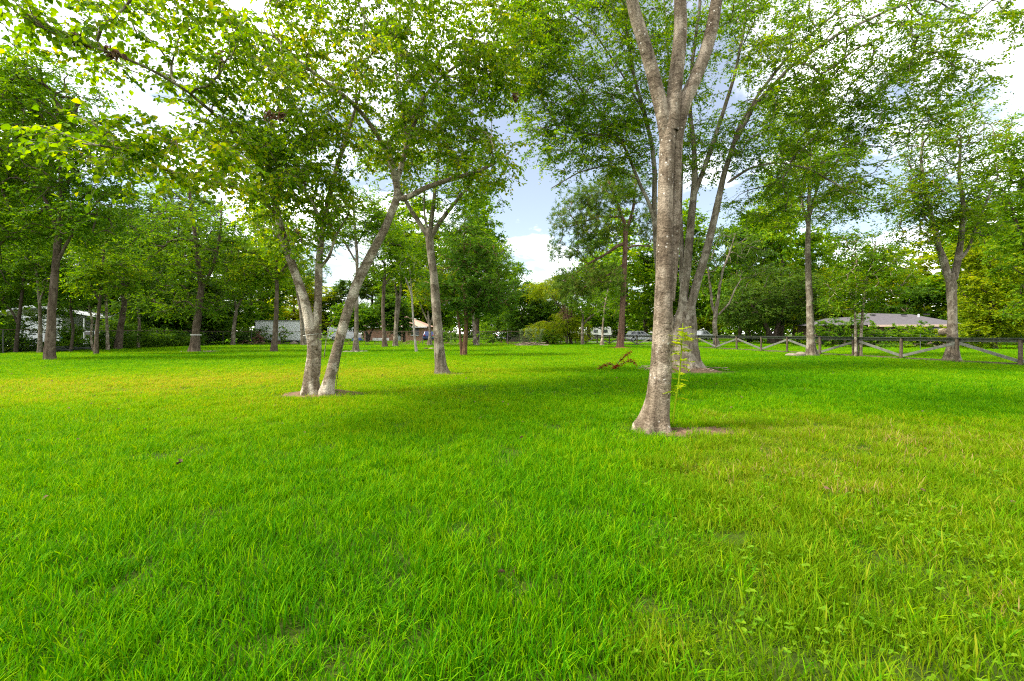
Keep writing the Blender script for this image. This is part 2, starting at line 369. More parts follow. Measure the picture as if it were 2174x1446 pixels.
M['tail_red'] = simple_mat('tail_red', (0.35, 0.02, 0.02), 0.3, noise=0.05)
M['tarp'] = simple_mat('tarp', (0.03, 0.09, 0.28), 0.5, noise=0.2)
M['teal'] = simple_mat('teal', (0.02, 0.16, 0.22), 0.5, noise=0.15)
M['concrete'] = simple_mat('concrete', (0.40, 0.37, 0.33), 0.95, noise=0.15, scale=2, spec=0.1)
M['rust'] = simple_mat('rust', (0.13, 0.085, 0.06), 0.9, noise=0.3)
M['tape'] = simple_mat('tape', (0.62, 0.60, 0.55), 0.6, noise=0.1)
M['web'] = simple_mat('web', (0.34, 0.27, 0.20), 0.95, noise=0.35, scale=20, bump=0.6)

def brick_mat(name, c1, c2, mortar):
    m, t, out = new_mat(name); lk = t.links.new
    tc = N(t, 'ShaderNodeTexCoord'); mp = N(t, 'ShaderNodeMapping'); mp.inputs['Rotation'].default_value = (R(90), 0, 0)
    lk(tc.outputs['Object'], mp.inputs['Vector'])
    b = N(t, 'ShaderNodeTexBrick', inp={'Scale': 1.0, 'Mortar Size': 0.008, 'Brick Width': 0.22, 'Row Height': 0.075, 'Color1': (*c1, 1), 'Color2': (*c2, 1), 'Mortar': (*mortar, 1)})
    lk(mp.outputs[0], b.inputs['Vector'])
    p = N(t, 'ShaderNodeBsdfPrincipled', inp={'Roughness': 0.95}); lk(b.outputs[0], p.inputs['Base Color'])
    lk(p.outputs[0], out.inputs[0])
    return m
M['brick_orange'] = brick_mat('brick_orange', (0.42, 0.20, 0.12), (0.34, 0.15, 0.09), (0.35, 0.28, 0.22))
M['brick_tan'] = brick_mat('brick_tan', (0.20, 0.125, 0.08), (0.13, 0.075, 0.05), (0.22, 0.18, 0.14))

# ------------------------------------------------------------------ vegetation generator
def tubes(chains):
    """chains: list of (pts (n,3), radii (n,), sides) -> V, F of open tubes, smooth"""
    groups = {}
    for pts, rad, s in chains: groups.setdefault((len(pts), s), []).append((pts, rad))
    VV, FF, base = [], [], 0
    for (n, s), lst in groups.items():
        Pn = np.stack([a for a, _ in lst]); Rn = np.stack([b for _, b in lst])          # m,n,3  m,n
        T = np.empty_like(Pn); T[:, 1:-1] = Pn[:, 2:] - Pn[:, :-2]; T[:, 0] = Pn[:, 1] - Pn[:, 0]; T[:, -1] = Pn[:, -1] - Pn[:, -2]
        T = unit(T)
        ref = np.where(np.abs(T[:, :1, 2:3]) > 0.9, np.array([1.0, 0, 0]), np.array([0, 0, 1.0]))
        A = unit(np.cross(T, np.broadcast_to(ref, T.shape))); B = np.cross(T, A)
        th = 2 * np.pi * np.arange(s) / s
        V = Pn[:, :, None, :] + Rn[:, :, None, None] * (A[:, :, None, :] * np.cos(th)[None, None, :, None] + B[:, :, None, :] * np.sin(th)[None, None, :, None])
        m = len(lst)
        idx = np.arange(m * n * s).reshape(m, n, s) + base
        a = idx[:, :-1, :]; b = np.roll(a, -1, axis=2); d = idx[:, 1:, :]; c = np.roll(d, -1, axis=2)
        FF.append(np.stack([a, b, c, d], axis=-1).reshape(-1, 4))
        VV.append(V.reshape(-1, 3)); base += m * n * s
    if not VV: return np.zeros((0, 3)), np.zeros((0, 4), int)
    return np.concatenate(VV), np.concatenate(FF)

def resample(pts, rad, step):
    pts = np.asarray(pts, float); rad = np.asarray(rad, float)
    seg = np.linalg.norm(np.diff(pts, axis=0), axis=1); s = np.concatenate([[0], np.cumsum(seg)])
    n = max(3, int(s[-1] / step) + 1)
    q = np.linspace(0, s[-1], n)
    # Catmull-like smoothing: linear, then a small binomial filter
    out = np.stack([np.interp(q, s, pts[:, i]) for i in range(3)], axis=1); r = np.interp(q, s, rad)
    k = max(1, int(0.35 * s[-1] / max(1, len(pts) - 1) / step))
    for _ in range(k):
        o2 = out.copy(); o2[1:-1] = 0.25 * out[:-2] + 0.5 * out[1:-1] + 0.25 * out[2:]; out = o2
    return out, r

def trunk_mesh(pts, rad, sides=18, flare=0.5, flare_h=0.35, lobes=5, rough=0.03, seed=0, step=0.07):
    """detailed trunk: rings with bark unevenness and root flare at its foot"""
    r_ = np.random.default_rng(seed)
    p, r = resample(pts, rad, step)
    n = len(p)
    T = np.gradient(p, axis=0); T = unit(T)
    ref = np.array([0.0, 1.0, 0.0])
    A = unit(np.cross(np.broadcast_to(ref, T.shape), T)); B = np.cross(T, A)
    th = 2 * np.pi * np.arange(sides) / sides
    h = p[:, 2] - p[0, 2]
    fl = flare * np.exp(-np.maximum(h, 0) / flare_h)
    ph = r_.uniform(0, 6.28, 8)
    rr = np.ones((n, sides))
    for k in range(6):
        fz = r_.uniform(0.6, 7.0); m_ = r_.integers(1, 6)
        rr += rough * r_.uniform(0.4, 1.0) * np.sin(m_ * th[None, :] + ph[k] + fz * h[:, None])
    rr += r_.normal(0, rough * 0.35, (n, sides))
    rr += fl[:, None] * (0.65 + 0.55 * np.cos(lobes * th + ph[6])[None, :] + 0.25 * np.cos((lobes - 2) * th + ph[7])[None, :])
    V = p[:, None, :] + (r[:, None] * rr)[:, :, None] * (A[:, None, :] * np.cos(th)[None, :, None] + B[:, None, :] * np.sin(th)[None, :, None])
    V[0, :, 2] = p[0, 2] - 0.12
    idx = np.arange(n * sides).reshape(n, sides)
    a = idx[:-1]; b = np.roll(a, -1, axis=1); d = idx[1:]; c = np.roll(d, -1, axis=1)
    F = np.stack([a, b, c, d], axis=-1).reshape(-1, 4)
    return V.reshape(-1, 3), F

def sample_blobs(blobs, n, shell=0.35, r_=rng):
    w = np.array([b[6] * (b[3] * b[4] * b[5]) ** (2 / 3) for b in blobs]); w /= w.sum()
    out = []
    for b, k in zip(blobs, r_.multinomial(n, w)):
        d = unit(r_.normal(size=(k, 3)))
        rad = r_.uniform(shell ** 3, 1.0, k) ** (1 / 3)
        out.append(np.array(b[:3]) + d * rad[:, None] * np.array(b[3:6]))
    return np.concatenate(out)

def grow(limbs, blobs, n, r_tip=0.006, r_pow=0.45, seed=0, shell=0.3, start=0.3, sag=0.0):
    """limbs: list of (pts, radii) already placed. Grows one branch to each point sampled in the blobs.
    Returns branches [(pts, radii)], tips, tip directions"""
    r_ = np.random.default_rng(seed)
    C = sample_blobs(blobs, n, shell, r_)
    nodes, ndir, nrad, nbr, nidx = [], [], [], [], []
    for pts, rad in limbs:
        p, r = resample(pts, rad, 0.25)
        d = unit(np.gradient(p, axis=0))
        k0 = int(len(p) * start)
        for i in range(k0, len(p)):
            nodes.append(p[i]); ndir.append(d[i]); nrad.append(r[i]); nbr.append(-1); nidx.append(0)
    cap = len(nodes) + n * 40
    ND = np.zeros((cap, 3)); DD = np.zeros((cap, 3)); RD = np.zeros(cap); BR = np.full(cap, -1); BI = np.zeros(cap, int)
    m = len(nodes); ND[:m] = nodes; DD[:m] = ndir; RD[:m] = nrad; BR[:m] = nbr
    d0 = np.array([np.min(np.linalg.norm(ND[:m] - c, axis=1)) for c in C])
    C = C[np.argsort(d0)]
    branches = []; parent = []
    for c in C:
        v = c - ND[:m]; d = np.linalg.norm(v, axis=1)
        along = np.einsum('ij,ij->i', v, DD[:m]) / (d + 1e-6)
        cost = d * (1.35 - 0.45 * along) - 0.25 * np.minimum(RD[:m] * 8, 0.5)
        j = int(np.argmin(cost)); s = ND[j]; L_ = d[j]
        k = int(np.clip(L_ / 0.3, 2, 14)) + 1
        t = np.linspace(0, 1, k)[:, None]
        ctrl = s + DD[j] * L_ * 0.3 + (c - s) * 0.3 + np.array([0, 0, L_ * 0.10 + sag])
        q = (1 - t) ** 2 * s + 2 * t * (1 - t) * ctrl + t * t * c
        wob = r_.normal(0, 0.035 * L_ / math.sqrt(k), (k, 3)).cumsum(axis=0); wob -= t * wob[-1]
        q = q + wob * np.sin(np.pi * t) ** 0.5
        b = len(branches); branches.append(q); parent.append((BR[j], BI[j], RD[j]))
        dd = unit(np.gradient(q, axis=0))
        e = m + k - 1
        ND[m:e] = q[1:]; DD[m:e] = dd[1:]; BR[m:e] = b; BI[m:e] = np.arange(1, k); RD[m:e] = 0.0
        m = e
    # pipe model
    cnt = [np.zeros(len(q)) for q in branches]
    for b in range(len(branches)): cnt[b] += 1
    for b in range(len(branches) - 1, -1, -1):
        pb, pi, _ = parent[b]
        if pb >= 0: cnt[pb][:pi + 1] += cnt[b][0]
    res = []
    for b, q in enumerate(branches):
        r = r_tip * cnt[b] ** r_pow
        r = np.minimum.accumulate(r)
        r *= np.linspace(1.12, 0.85, len(r))
        pb, pi, pr = parent[b]
        if pb < 0 and pr > 0: r = np.minimum(r, pr * 0.75)
        res.append((q, r))
    tips = np.array([q[-1] for q in branches]); td = unit(np.array([q[-1] - q[-2] for q in branches]))
    return res, tips, td

def leaves(tips, td, nt_=6, nl=11, tw=0.5, ln=0.09, wd=0.06, up=0.8, droop=0.15, seed=0, flat=0.35, fold=0.18, six=False):
    """sprays of leaves round each tip. Returns leaf V, F and twig chains"""
    r_ = np.random.default_rng(seed)
    n = len(tips)
    D = td[:, None, :] * 0.55 + r_.normal(size=(n, nt_, 3)) * np.array([1, 1, flat]) * 0.75
    D = unit(D)
    Lt = tw * r_.uniform(0.5, 1.2, (n, nt_, 1))
    S = tips[:, None, :] - td[:, None, :] * r_.uniform(0, 0.5, (n, nt_, 1)) * tw
    E = S + D * Lt + np.array([0, 0, -1.0]) * droop * Lt
    Mid = (S + E) / 2 + np.array([0, 0, 1.0]) * droop * Lt * 0.5
    chains = np.stack([S, Mid, E], axis=2).reshape(-1, 3, 3)
    t = (np.arange(nl) + 0.6) / nl
    t = np.clip(t[None, None, :] * 0.92 + 0.1 + r_.uniform(-0.06, 0.06, (n, nt_, nl)), 0, 1)[..., None]
    pos = (1 - t) ** 2 * S[:, :, None] + 2 * t * (1 - t) * Mid[:, :, None] + t * t * E[:, :, None]
    upv = np.array([0, 0, 1.0])
    side = unit(np.cross(D, upv) + 1e-4)
    sg = np.where(np.arange(nl) % 2 == 0, 1.0, -1.0)[None, None, :, None]
    ld = unit(D[:, :, None, :] * 0.6 + side[:, :, None, :] * sg * 0.8 + r_.normal(size=pos.shape) * 0.35 + np.array([0, 0, -droop * 2.0]))
    nn = unit(upv * up + r_.normal(size=pos.shape) * 0.55)
    w = unit(np.cross(ld, nn)); nn = np.cross(w, ld)
    sc = r_.uniform(0.42, 1.38, pos.shape[:3])[..., None]
    pos = pos.reshape(-1, 3); ld = ld.reshape(-1, 3); w = w.reshape(-1, 3); nn = nn.reshape(-1, 3); sc = sc.reshape(-1, 1)
    return leaf_geo(pos, ld, w, nn, sc, ln, wd, fold, six), chains
def leaf_geo(pos, ld, w, nn, sc, ln, wd, fold, six):
    k = len(pos)
    if six:
        a = pos; t = pos + ld * sc * ln - nn * sc * ln * 0.18
        l1 = pos + (ld * 0.30 * ln + w * 0.46 * wd + nn * fold * wd) * sc; r1 = pos + (ld * 0.30 * ln - w * 0.46 * wd + nn * fold * wd) * sc
        l2 = pos + (ld * 0.66 * ln + w * 0.36 * wd + nn * fold * 0.4 * wd) * sc; r2 = pos + (ld * 0.66 * ln - w * 0.36 * wd + nn * fold * 0.4 * wd) * sc
        V = np.stack([a, r1, r2, t, l2, l1], axis=1).reshape(-1, 3)
        b = np.arange(k)[:, None] * 6
        F = np.concatenate([b + np.array([0, 1, 2, 3]), b + np.array([0, 3, 4, 5])])
        return V, F
    a = pos; t = pos + ld * sc * ln
    l = pos + (ld * 0.42 * ln + w * 0.5 * wd + nn * fold * wd) * sc; r = pos + (ld * 0.42 * ln - w * 0.5 * wd + nn * fold * wd) * sc
    V = np.stack([a, r, t, l], axis=1).reshape(-1, 3)
    b = np.arange(k)[:, None] * 4
    F = np.concatenate([b + np.array([0, 1, 2]), b + np.array([0, 2, 3])])
    return V, F
def needles(tips, td, nt_=3, nl=26, tw=0.25, ln=0.22, wd=0.014, seed=0):
    """bottle-brush needle tufts"""
    r_ = np.random.default_rng(seed)
    n = len(tips)
    off = r_.normal(size=(n, nt_, 3)) * tw
    c = tips[:, None, :] + off
    ax = unit(td[:, None, :] + r_.normal(size=(n, nt_, 3)) * 0.6 + np.array([0, 0, 0.4]))
    t = r_.uniform(-0.12, 0.1, (n, nt_, nl, 1))
    pos = c[:, :, None, :] + ax[:, :, None, :] * t
    ld = unit(r_.normal(size=(n, nt_, nl, 3)) + ax[:, :, None, :] * 0.9)
    nn = unit(r_.normal(size=ld.shape)); w = unit(np.cross(ld, nn)); nn = np.cross(w, ld)
    sc = r_.uniform(0.7, 1.15, ld.shape[:3])[..., None]
    return leaf_geo(pos.reshape(-1, 3), ld.reshape(-1, 3), w.reshape(-1, 3), nn.reshape(-1, 3), sc.reshape(-1, 1), ln, wd, 0.0, False)

def blob(px, py, Y, rx, rz, ry, w=1.0):
    c = P(px, py, Y); s = Y / FPX
    return (c[0], c[1], c[2], rx * s, ry, rz * s, w)
def limb(*pts):
    """(px, py, distance, width in pixels) -> points, radii"""
    a = np.array([P(p[0], p[1], p[2]) for p in pts]); r = np.array([p[3] * p[2] / FPX / 2 for p in pts])
    return a, r

def make_tree(name, label, cat, base, trunks, limbs, blobs, n, bark, leafm, leaf=None, kind='leaf', group=None,
              r_tip=0.006, r_pow=0.45, flare=0.6, flare_h=0.3, lobes=5, sides=18, seed=1, twigs=True, shell=0.3, start=0.3,
              rough=0.03, grow_from_trunk=True, bside=5):
    """trunks: detailed stems; limbs: hand placed boughs; the crown is grown to fill the blobs"""
    root = empty(name, (base[0], base[1], 0.0))
    tag(root, label, cat, group)
    off = np.array([base[0], base[1], 0.0])
    for i, (p, r) in enumerate(trunks):
        V, F = trunk_mesh(p - off, r, sides, flare, flare_h, lobes, rough, seed + i)
        link('trunk' if i == 0 or flare > 0 else 'limb', np_mesh('trunk', V, F, M[bark], True), root)
    for i, (p, r) in enumerate(limbs):
        V, F = trunk_mesh(p - off, r, max(6, sides - 8), 0.0, 1.0, 5, rough, seed + 20 + i, 0.1)
        V[:max(6, sides - 8), 2] += 0.12
        link('limb', np_mesh('limb', V, F, M[bark], True), root)
    sk = (trunks if grow_from_trunk else []) + limbs
    br, tips, td = grow(sk, blobs, n, r_tip, r_pow, seed, shell, start)
    ch = [(q - off, r, bside if r[0] > 0.012 else 3) for q, r in br]
    lf = dict(nt_=6, nl=11, tw=0.5, ln=0.09, wd=0.06); lf.update(leaf or {})
    if kind == 'leaf':
        (V, F), tw = leaves(tips - off, td, seed=seed, **lf)
        if twigs: ch += [(c, np.array([0.0032, 0.0026, 0.0012]), 3) for c in tw]
    else:
        V, F = needles(tips - off, td, seed=seed, **(leaf or {}))
    Vb, Fb = tubes(ch)
    if len(Vb): link('branches', np_mesh('branches', Vb, Fb, M[bark], True), root)
    cr = link('crown', np_mesh('crown', V, F, M[leafm]), root)
    return root, cr, tips, td

exec_parts = True
# ------------------------------------------------------------------ ground, lawn edges, road
def sheet(name, x0, y0, x1, y1, z, mat, nx=1, ny=1):
    xs = np.linspace(x0, x1, nx + 1); ys = np.linspace(y0, y1, ny + 1)
    X, Y = np.meshgrid(xs, ys); V = np.stack([X.ravel(), Y.ravel(), np.full(X.size, z)], axis=1)
    i = np.arange(nx * (ny + 1)).reshape(ny + 1, nx) if False else None
    idx = np.arange((nx + 1) * (ny + 1)).reshape(ny + 1, nx + 1)
    F = np.stack([idx[:-1, :-1], idx[:-1, 1:], idx[1:, 1:], idx[1:, :-1]], axis=-1).reshape(-1, 4)
    return link(name, np_mesh(name, V, F, mat))
tag(sheet('ground', -600, -120, 600, 1200, 0.0, M['ground']), kind='structure')

def patch(name, cx, cy, rx, ry, h, mat, seed, seg=48, rings=7, rag=0.42):
    """low ragged mound of soil or litter"""
    r_ = np.random.default_rng(seed)
    th = 2 * np.pi * np.arange(seg) / seg
    e = 1 + sum(rag / k * np.sin(k * th + r_.uniform(0, 6.28)) * r_.uniform(0.5, 1) for k in (2, 3, 5, 8, 13))
    V = [(cx, cy, h)]; F3 = []; F4 = []
    for i in range(1, rings + 1):
        f = i / rings
        for j in range(seg):
            z = h * (1 - f) ** 1.3 + (r_.normal(0, 0.008) if i < rings else -0.03) + 0.006
            V.append((cx + rx * e[j] * f * math.cos(th[j]), cy + ry * e[j] * f * math.sin(th[j]), z))
    for j in range(seg): F3.append((0, 1 + j, 1 + (j + 1) % seg))
    for i in range(rings - 1):
        for j in range(seg):
            a = 1 + i * seg; F4.append((a + j, a + seg + j, a + seg + (j + 1) % seg, a + (j + 1) % seg))
    o = link(name, np_mesh(name, V, [np.array(F3), np.array(F4)], mat, True))
    return o

BARE = []          # (x, y, rx, ry, strength) where the lawn is thin
def bare(x, y, rx, ry, s=1.0): BARE.append((x, y, rx, ry, s))

# positions of the main trunks on the ground
LT = G(668, 838); RT = G(1390, 915); MT = G(1448, 785); NT = G(937, 795)
tag(patch('bare_soil', LT[0] + 0.15, LT[1] + 0.05, 0.80, 0.50, 0.13, M['soil'], 3), kind='structure')
tag(patch('bare_soil', RT[0] + 0.45, RT[1] - 0.05, 0.85, 0.26, 0.035, M['soil'], 4), kind='structure')
tag(patch('leaf_litter', MT[0], MT[1], 1.5, 1.25, 0.20, M['litter'], 5), kind='structure')
tag(patch('bare_soil', NT[0] + 0.25, NT[1], 0.7, 0.4, 0.02, M['soil'], 6), kind='structure')
PT = G(1315, 739)
tag(patch('pine_straw', PT[0] + 0.0, PT[1] - 0.3, 1.35, 1.1, 0.10, M['straw_red'], 7), kind='structure')
bare(LT[0] - 0.02, LT[1] - .15, 0.8, 0.55, .84); bare(LT[0] + 0.9, LT[1] - 0.05, 0.7, 0.3, 0.5)
bare(RT[0] + 0.35, RT[1] - 0.1, 0.9, 0.3, 0.78); bare(MT[0], MT[1] - .5, 1.55, 1.9, .97); bare(NT[0] + 0.3, NT[1], 0.7, 0.4, 0.6); bare(PT[0], PT[1] - .3, 1.35, 1.1, 1.0)

# drive beyond the wooden fence and a mown strip
tag(sheet('driveway', 6, 66, 60, 70.5, 0.004, M['concrete']), kind='structure')

# ------------------------------------------------------------------ foreground trees
# 1: the leaning multi-stemmed tree on the left
Y0 = 9.4
tA = limb((660, 838, Y0, 36), (661, 800, Y0, 29), (664, 760, Y0, 24), (663, 720, Y0, 22), (656, 680, Y0, 20), (645, 630, Y0, 18), (627, 580, Y0, 17), (607, 525, Y0, 16),
          (592, 470, Y0 - .1, 15), (580, 410, Y0 - .2, 13), (572, 355, Y0 - .4, 11), (568, 310, Y0 - .6, 7))
tA2 = limb((668, 712, Y0 + .05, 13), (673, 680, Y0 + .05, 16), (676, 620, Y0 + .1, 16), (677, 560, Y0 + .1, 15), (684, 490, Y0 + .2, 12), (694, 440, Y0 + .3, 11), (712, 365, Y0 + .4, 9), (733, 300, Y0 + .5, 8), (752, 240, Y0 + .6, 6), (765, 190, Y0 + .7, 4))
tA3 = limb((673, 800, Y0 + .12, 12), (676, 750, Y0 + .15, 13), (676, 700, Y0 + .15, 13), (677, 650, Y0 + .15, 12), (676, 600, Y0 + .2, 10))
tB = limb((692, 838, Y0 - .1, 25), (701, 800, Y0 - .1, 22), (716, 740, Y0 - .05, 21), (735, 670, Y0, 21), (757, 605, Y0, 20), (786, 545, Y0, 19), (815, 490, Y0, 17), (836, 440, Y0 + .05, 16), (845, 415, Y0 + .1, 15), (841, 385, Y0 + .1, 13))
lims = [tA2, tA3,
    limb((845, 425, Y0 + .1, 14), (868, 418, Y0 + .1, 12), (905, 398, Y0, 11), (958, 380, Y0 - .1, 9), (1010, 366, Y0 - .2, 8), (1055, 345, Y0 - .3, 5), (1085, 320, Y0 - .4, 3)),
    limb((841, 388, Y0 + .1, 14), (830, 340, Y0, 12), (806, 295, Y0 - .2, 10), (775, 248, Y0 - .4, 9), (742, 212, Y0 - .6, 8), (690, 172, Y0 - .9, 7), (630, 128, Y0 - 1.2, 6), (582, 80, Y0 - 1.5, 4), (560, 20, Y0 - 1.7, 3)),
    limb((842, 386, Y0 + .1, 12), (856, 340, Y0 + .2, 11), (866, 300, Y0 + .3, 10), (882, 255, Y0 + .4, 8), (896, 210, Y0 + .4, 7), (935, 165, Y0 + .5, 6), (985, 128, Y0 + .6, 5), (1020, 112, Y0 + .7, 3)),
    limb((866, 300, Y0 + .3, 8), (857, 255, Y0 + .3, 7), (848, 205, Y0 + .4, 6), (840, 150, Y0 + .5, 5), (843, 90, Y0 + .6, 4), (850, 20, Y0 + .7, 3), (855, -60, Y0 + .8, 2)),
    limb((755, 228, Y0 - .5, 5), (757, 180, Y0 - .5, 4), (752, 140, Y0 - .6, 4), (770, 80, Y0 - .6, 3), (775, 10, Y0 - .6, 2)),
    limb((578, 400, Y0 - .2, 12), (548, 345, Y0 - .8, 11), (500, 287, 7.9, 7.5), (450, 238, 7.2, 6.5), (398, 194, 6.6, 6), (335, 155, 6.1, 5.5), (277, 128, 5.7, 5), (173, 90, 5.2, 4), (90, 62, 4.9, 4), (20, 15, 4.7, 2.5)),
    limb((590, 462, Y0 - .1, 10), (560, 425, Y0 - .7, 9), (500, 398, 8.0, 8), (430, 384, 7.0, 8), (345, 358, 6.0, 8), (300, 325, 5.5, 6), (235, 312, 5.0, 5), (175, 305, 4.6, 3)),
    limb((684, 480, Y0 + .2, 9), (672, 450, Y0 - .1, 8), (655, 415, Y0 - .3, 6), (630, 390, Y0 - .5, 5), (600, 378, Y0 - .7, 4)),
    limb((678, 570, Y0 + .1, 8), (700, 545, Y0 - .1, 6), (712, 500, Y0 - .3, 5), (740, 455, Y0 - .5, 4)),
]
blobs = [blob(800, 150, Y0, 260, 210, 2.4, 1.1), blob(965, 220, Y0 + .2, 130, 130, 1.4, 0.65), blob(1030, 345, Y0 - .2, 85, 60, 0.9, 0.7),
         blob(330, 80, 6.0, 300, 80, 1.4, 0.85), blob(560, 190, 8.0, 170, 130, 1.4, 1.0), blob(330, 335, 5.7, 190, 55, 1.1, 1.25), blob(520, 330, 7.6, 120, 75, 1.1, 1.1),
         blob(640, 440, Y0 - .3, 125, 105, 1.3, 0.9), blob(640, 340, Y0 - .2, 110, 90, 1.2, 1.0), blob(760, -110, Y0 + .4, 330, 130, 2.4, 0.4), blob(250, -60, 6.0, 250, 60, 1.2, 0.5),
         blob(150, 40, 4.9, 110, 50, 0.7, 0.7), blob(1060, 90, Y0 + .5, 75, 120, 1.2, 0.9)]
tallow, tcrown, ttips, ttd = make_tree('leaning_tree', 'pale barked tree on the left with stems forking low, one leaning right', 'tree', LT,
    [tA, tB], lims, blobs, 1150, 'bark_pale', 'leaf_tallow', dict(nt_=6, nl=11, tw=0.44, ln=0.066, wd=0.054, droop=0.25, six=True), r_tip=0.0045, flare=0.35, flare_h=0.16, lobes=4, seed=21, start=0.45)
# about 300 of the largest looking leaves, near the camera, as leaves of their own
def leaf_parts(crown, off, tips, td, n, ln, wd, mat, seed):
    r_ = np.random.default_rng(seed)
    near = np.argsort(tips[:, 1])[:60]
    (V, F) = leaf_geo(np.zeros((1, 3)), np.array([[1.0, 0, 0]]), np.array([[0, 1.0, 0]]), np.array([[0, 0, 1.0]]), np.ones((1, 1)), ln, wd, 0.18, True)
    me = np_mesh('leaf', V, F, mat)
    for i in range(n):
        c = tips[near[i % len(near)]] - off + r_.normal(0, 0.22, 3)
        o = link('leaf', me, crown); o.location = c
        o.rotation_euler = (r_.normal(0, 0.5), r_.normal(0.35, 0.45), r_.uniform(0, 6.28)); s = r_.uniform(0.8, 1.3); o.scale = (s, s, s)
leaf_parts(tcrown, np.array([LT[0], LT[1], 0]), ttips, ttd, 290, 0.074, 0.06, M['leaf_single'], 4)
# tape round one stem, clumps of dead leaves and webbing hanging in the crown
def ring(name, c, r, h, mat, parent, tilt=0.0):
    m_ = MB(); n = 20
    for z, rr in ((-h / 2, r), (h / 2, r)): pass
    vs = [(c[0] + r * math.cos(6.2832 * i / n), c[1] + r * math.sin(6.2832 * i / n), c[2] + z + tilt * math.cos(6.2832 * i / n)) for z in (-h / 2, h / 2) for i in range(n)]
    m_.add(vs, [(i, (i + 1) % n, n + (i + 1) % n, n + i) for i in range(n)])
    return m_.build(name, mat, parent)
c = P(660, 711, Y0); ring('tape_band', (c[0] - LT[0], c[1] - LT[1], c[2]), 0.150, 0.009, M['tape'], tallow, 0.02)
def dead_clump(parent, off, px, py, Y, sx, sz, seed):
    r_ = np.random.default_rng(seed); c = P(px, py, Y) - off; s = Y / FPX
    k = 34
    pos = c + r_.normal(size=(k, 3)) * np.array([sx * s * .4, 0.04, sz * s * .4])
    ld = unit(r_.normal(size=(k, 3)) + np.array([0, 0, -1.2])); nn = unit(r_.normal(size=(k, 3))); w = unit(np.cross(ld, nn)); nn = np.cross(w, ld)
    V, F = leaf_geo(pos, ld, w, nn, r_.uniform(.6, 1.2, (k, 1)), 0.09, 0.05, 0.3, True)
    link('dead_leaf_clump', np_mesh('dead_leaf_clump', V, F, M['leaf_dead']), parent)
offL = np.array([LT[0], LT[1], 0])
for i, a in enumerate([(165, 80, 5.2, 10, 14), (242, 110, 5.5, 18, 20), (465, 130, 6.9, 9, 34), (575, 250, 7.6, 16, 22), (660, 310, 9.1, 22, 20), (578, 355, 8.9, 20, 26), (372, 308, 6.3, 14, 12), (625, 490, 9.1, 34, 26), (700, 465, 9.4, 16, 18), (600, 245, 8.4, 10, 14), (1095, 205, 9.4, 8, 9)]):
    dead_clump(tallow, offL, *a, seed=60 + i)

# 2: the big near trunk on the right
Y1 = RT[1]
trunk = limb((1386, 917, Y1, 62), (1390, 890, Y1, 55), (1397, 850, Y1, 49), (1403, 780, Y1, 44), (1407, 700, Y1, 40), (1410, 600, Y1, 36), (1412, 500, Y1, 33), (1413, 400, Y1, 31), (1416, 320, Y1, 31), (1420, 270, Y1, 31), (1424, 235, Y1, 28))
lims = [limb((1415, 330, Y1 + .02, 24), (1412, 280, Y1, 26), (1402, 220, Y1 - .02, 29), (1386, 155, Y1 - .05, 27), (1367, 90, Y1 - .1, 26), (1348, 30, Y1 - .15, 25), (1330, -60, Y1 - .25, 22), (1300, -180, Y1 - .4, 16), (1250, -330, Y1 - .5, 9), (1200, -480, Y1 - .6, 4)),
        limb((1424, 280, Y1, 32), (1431, 200, Y1, 30), (1439, 130, Y1 + .05, 28), (1445, 60, Y1 + .1, 27), (1444, -20, Y1 + .15, 24), (1450, -180, Y1 + .3, 17), (1470, -340, Y1 + .5, 10), (1490, -520, Y1 + .6, 4)),
        limb((1424, 640, Y1 + .03, 16), (1430, 540, Y1 + .04, 22), (1433, 440, Y1 + .05, 23), (1435, 350, Y1 + .05, 23), (1438, 285, Y1 + .04, 25), (1450, 222, Y1 + .03, 29), (1475, 170, Y1 + .05, 27), (1498, 112, Y1 + .1, 26), (1513, 55, Y1 + .15, 25), (1526, -30, Y1 + .2, 22), (1570, -180, Y1 + .4, 15), (1650, -330, Y1 + .5, 9), (1730, -460, Y1 + .6, 4))]
blobs = [blob(1300, -420, Y1, 430, 230, 2.3, 1), blob(1600, -440, Y1 + .5, 330, 230, 2.2, 1), blob(1450, -640, Y1, 300, 160, 2, 1), blob(1250, -120, Y1 + .8, 90, 60, 0.7, 0.5)]
make_tree('big_tree', 'big pale trunk with white flecks in the right foreground forking into three limbs overhead', 'tree', RT, [trunk], lims, blobs, 300, 'bark_big', 'leaf_elm',
          dict(nt_=5, nl=11, tw=0.42, ln=0.085, wd=0.045, droop=0.2), flare=0.5, flare_h=0.18, lobes=5, sides=30, seed=33, start=0.75, rough=0.014)

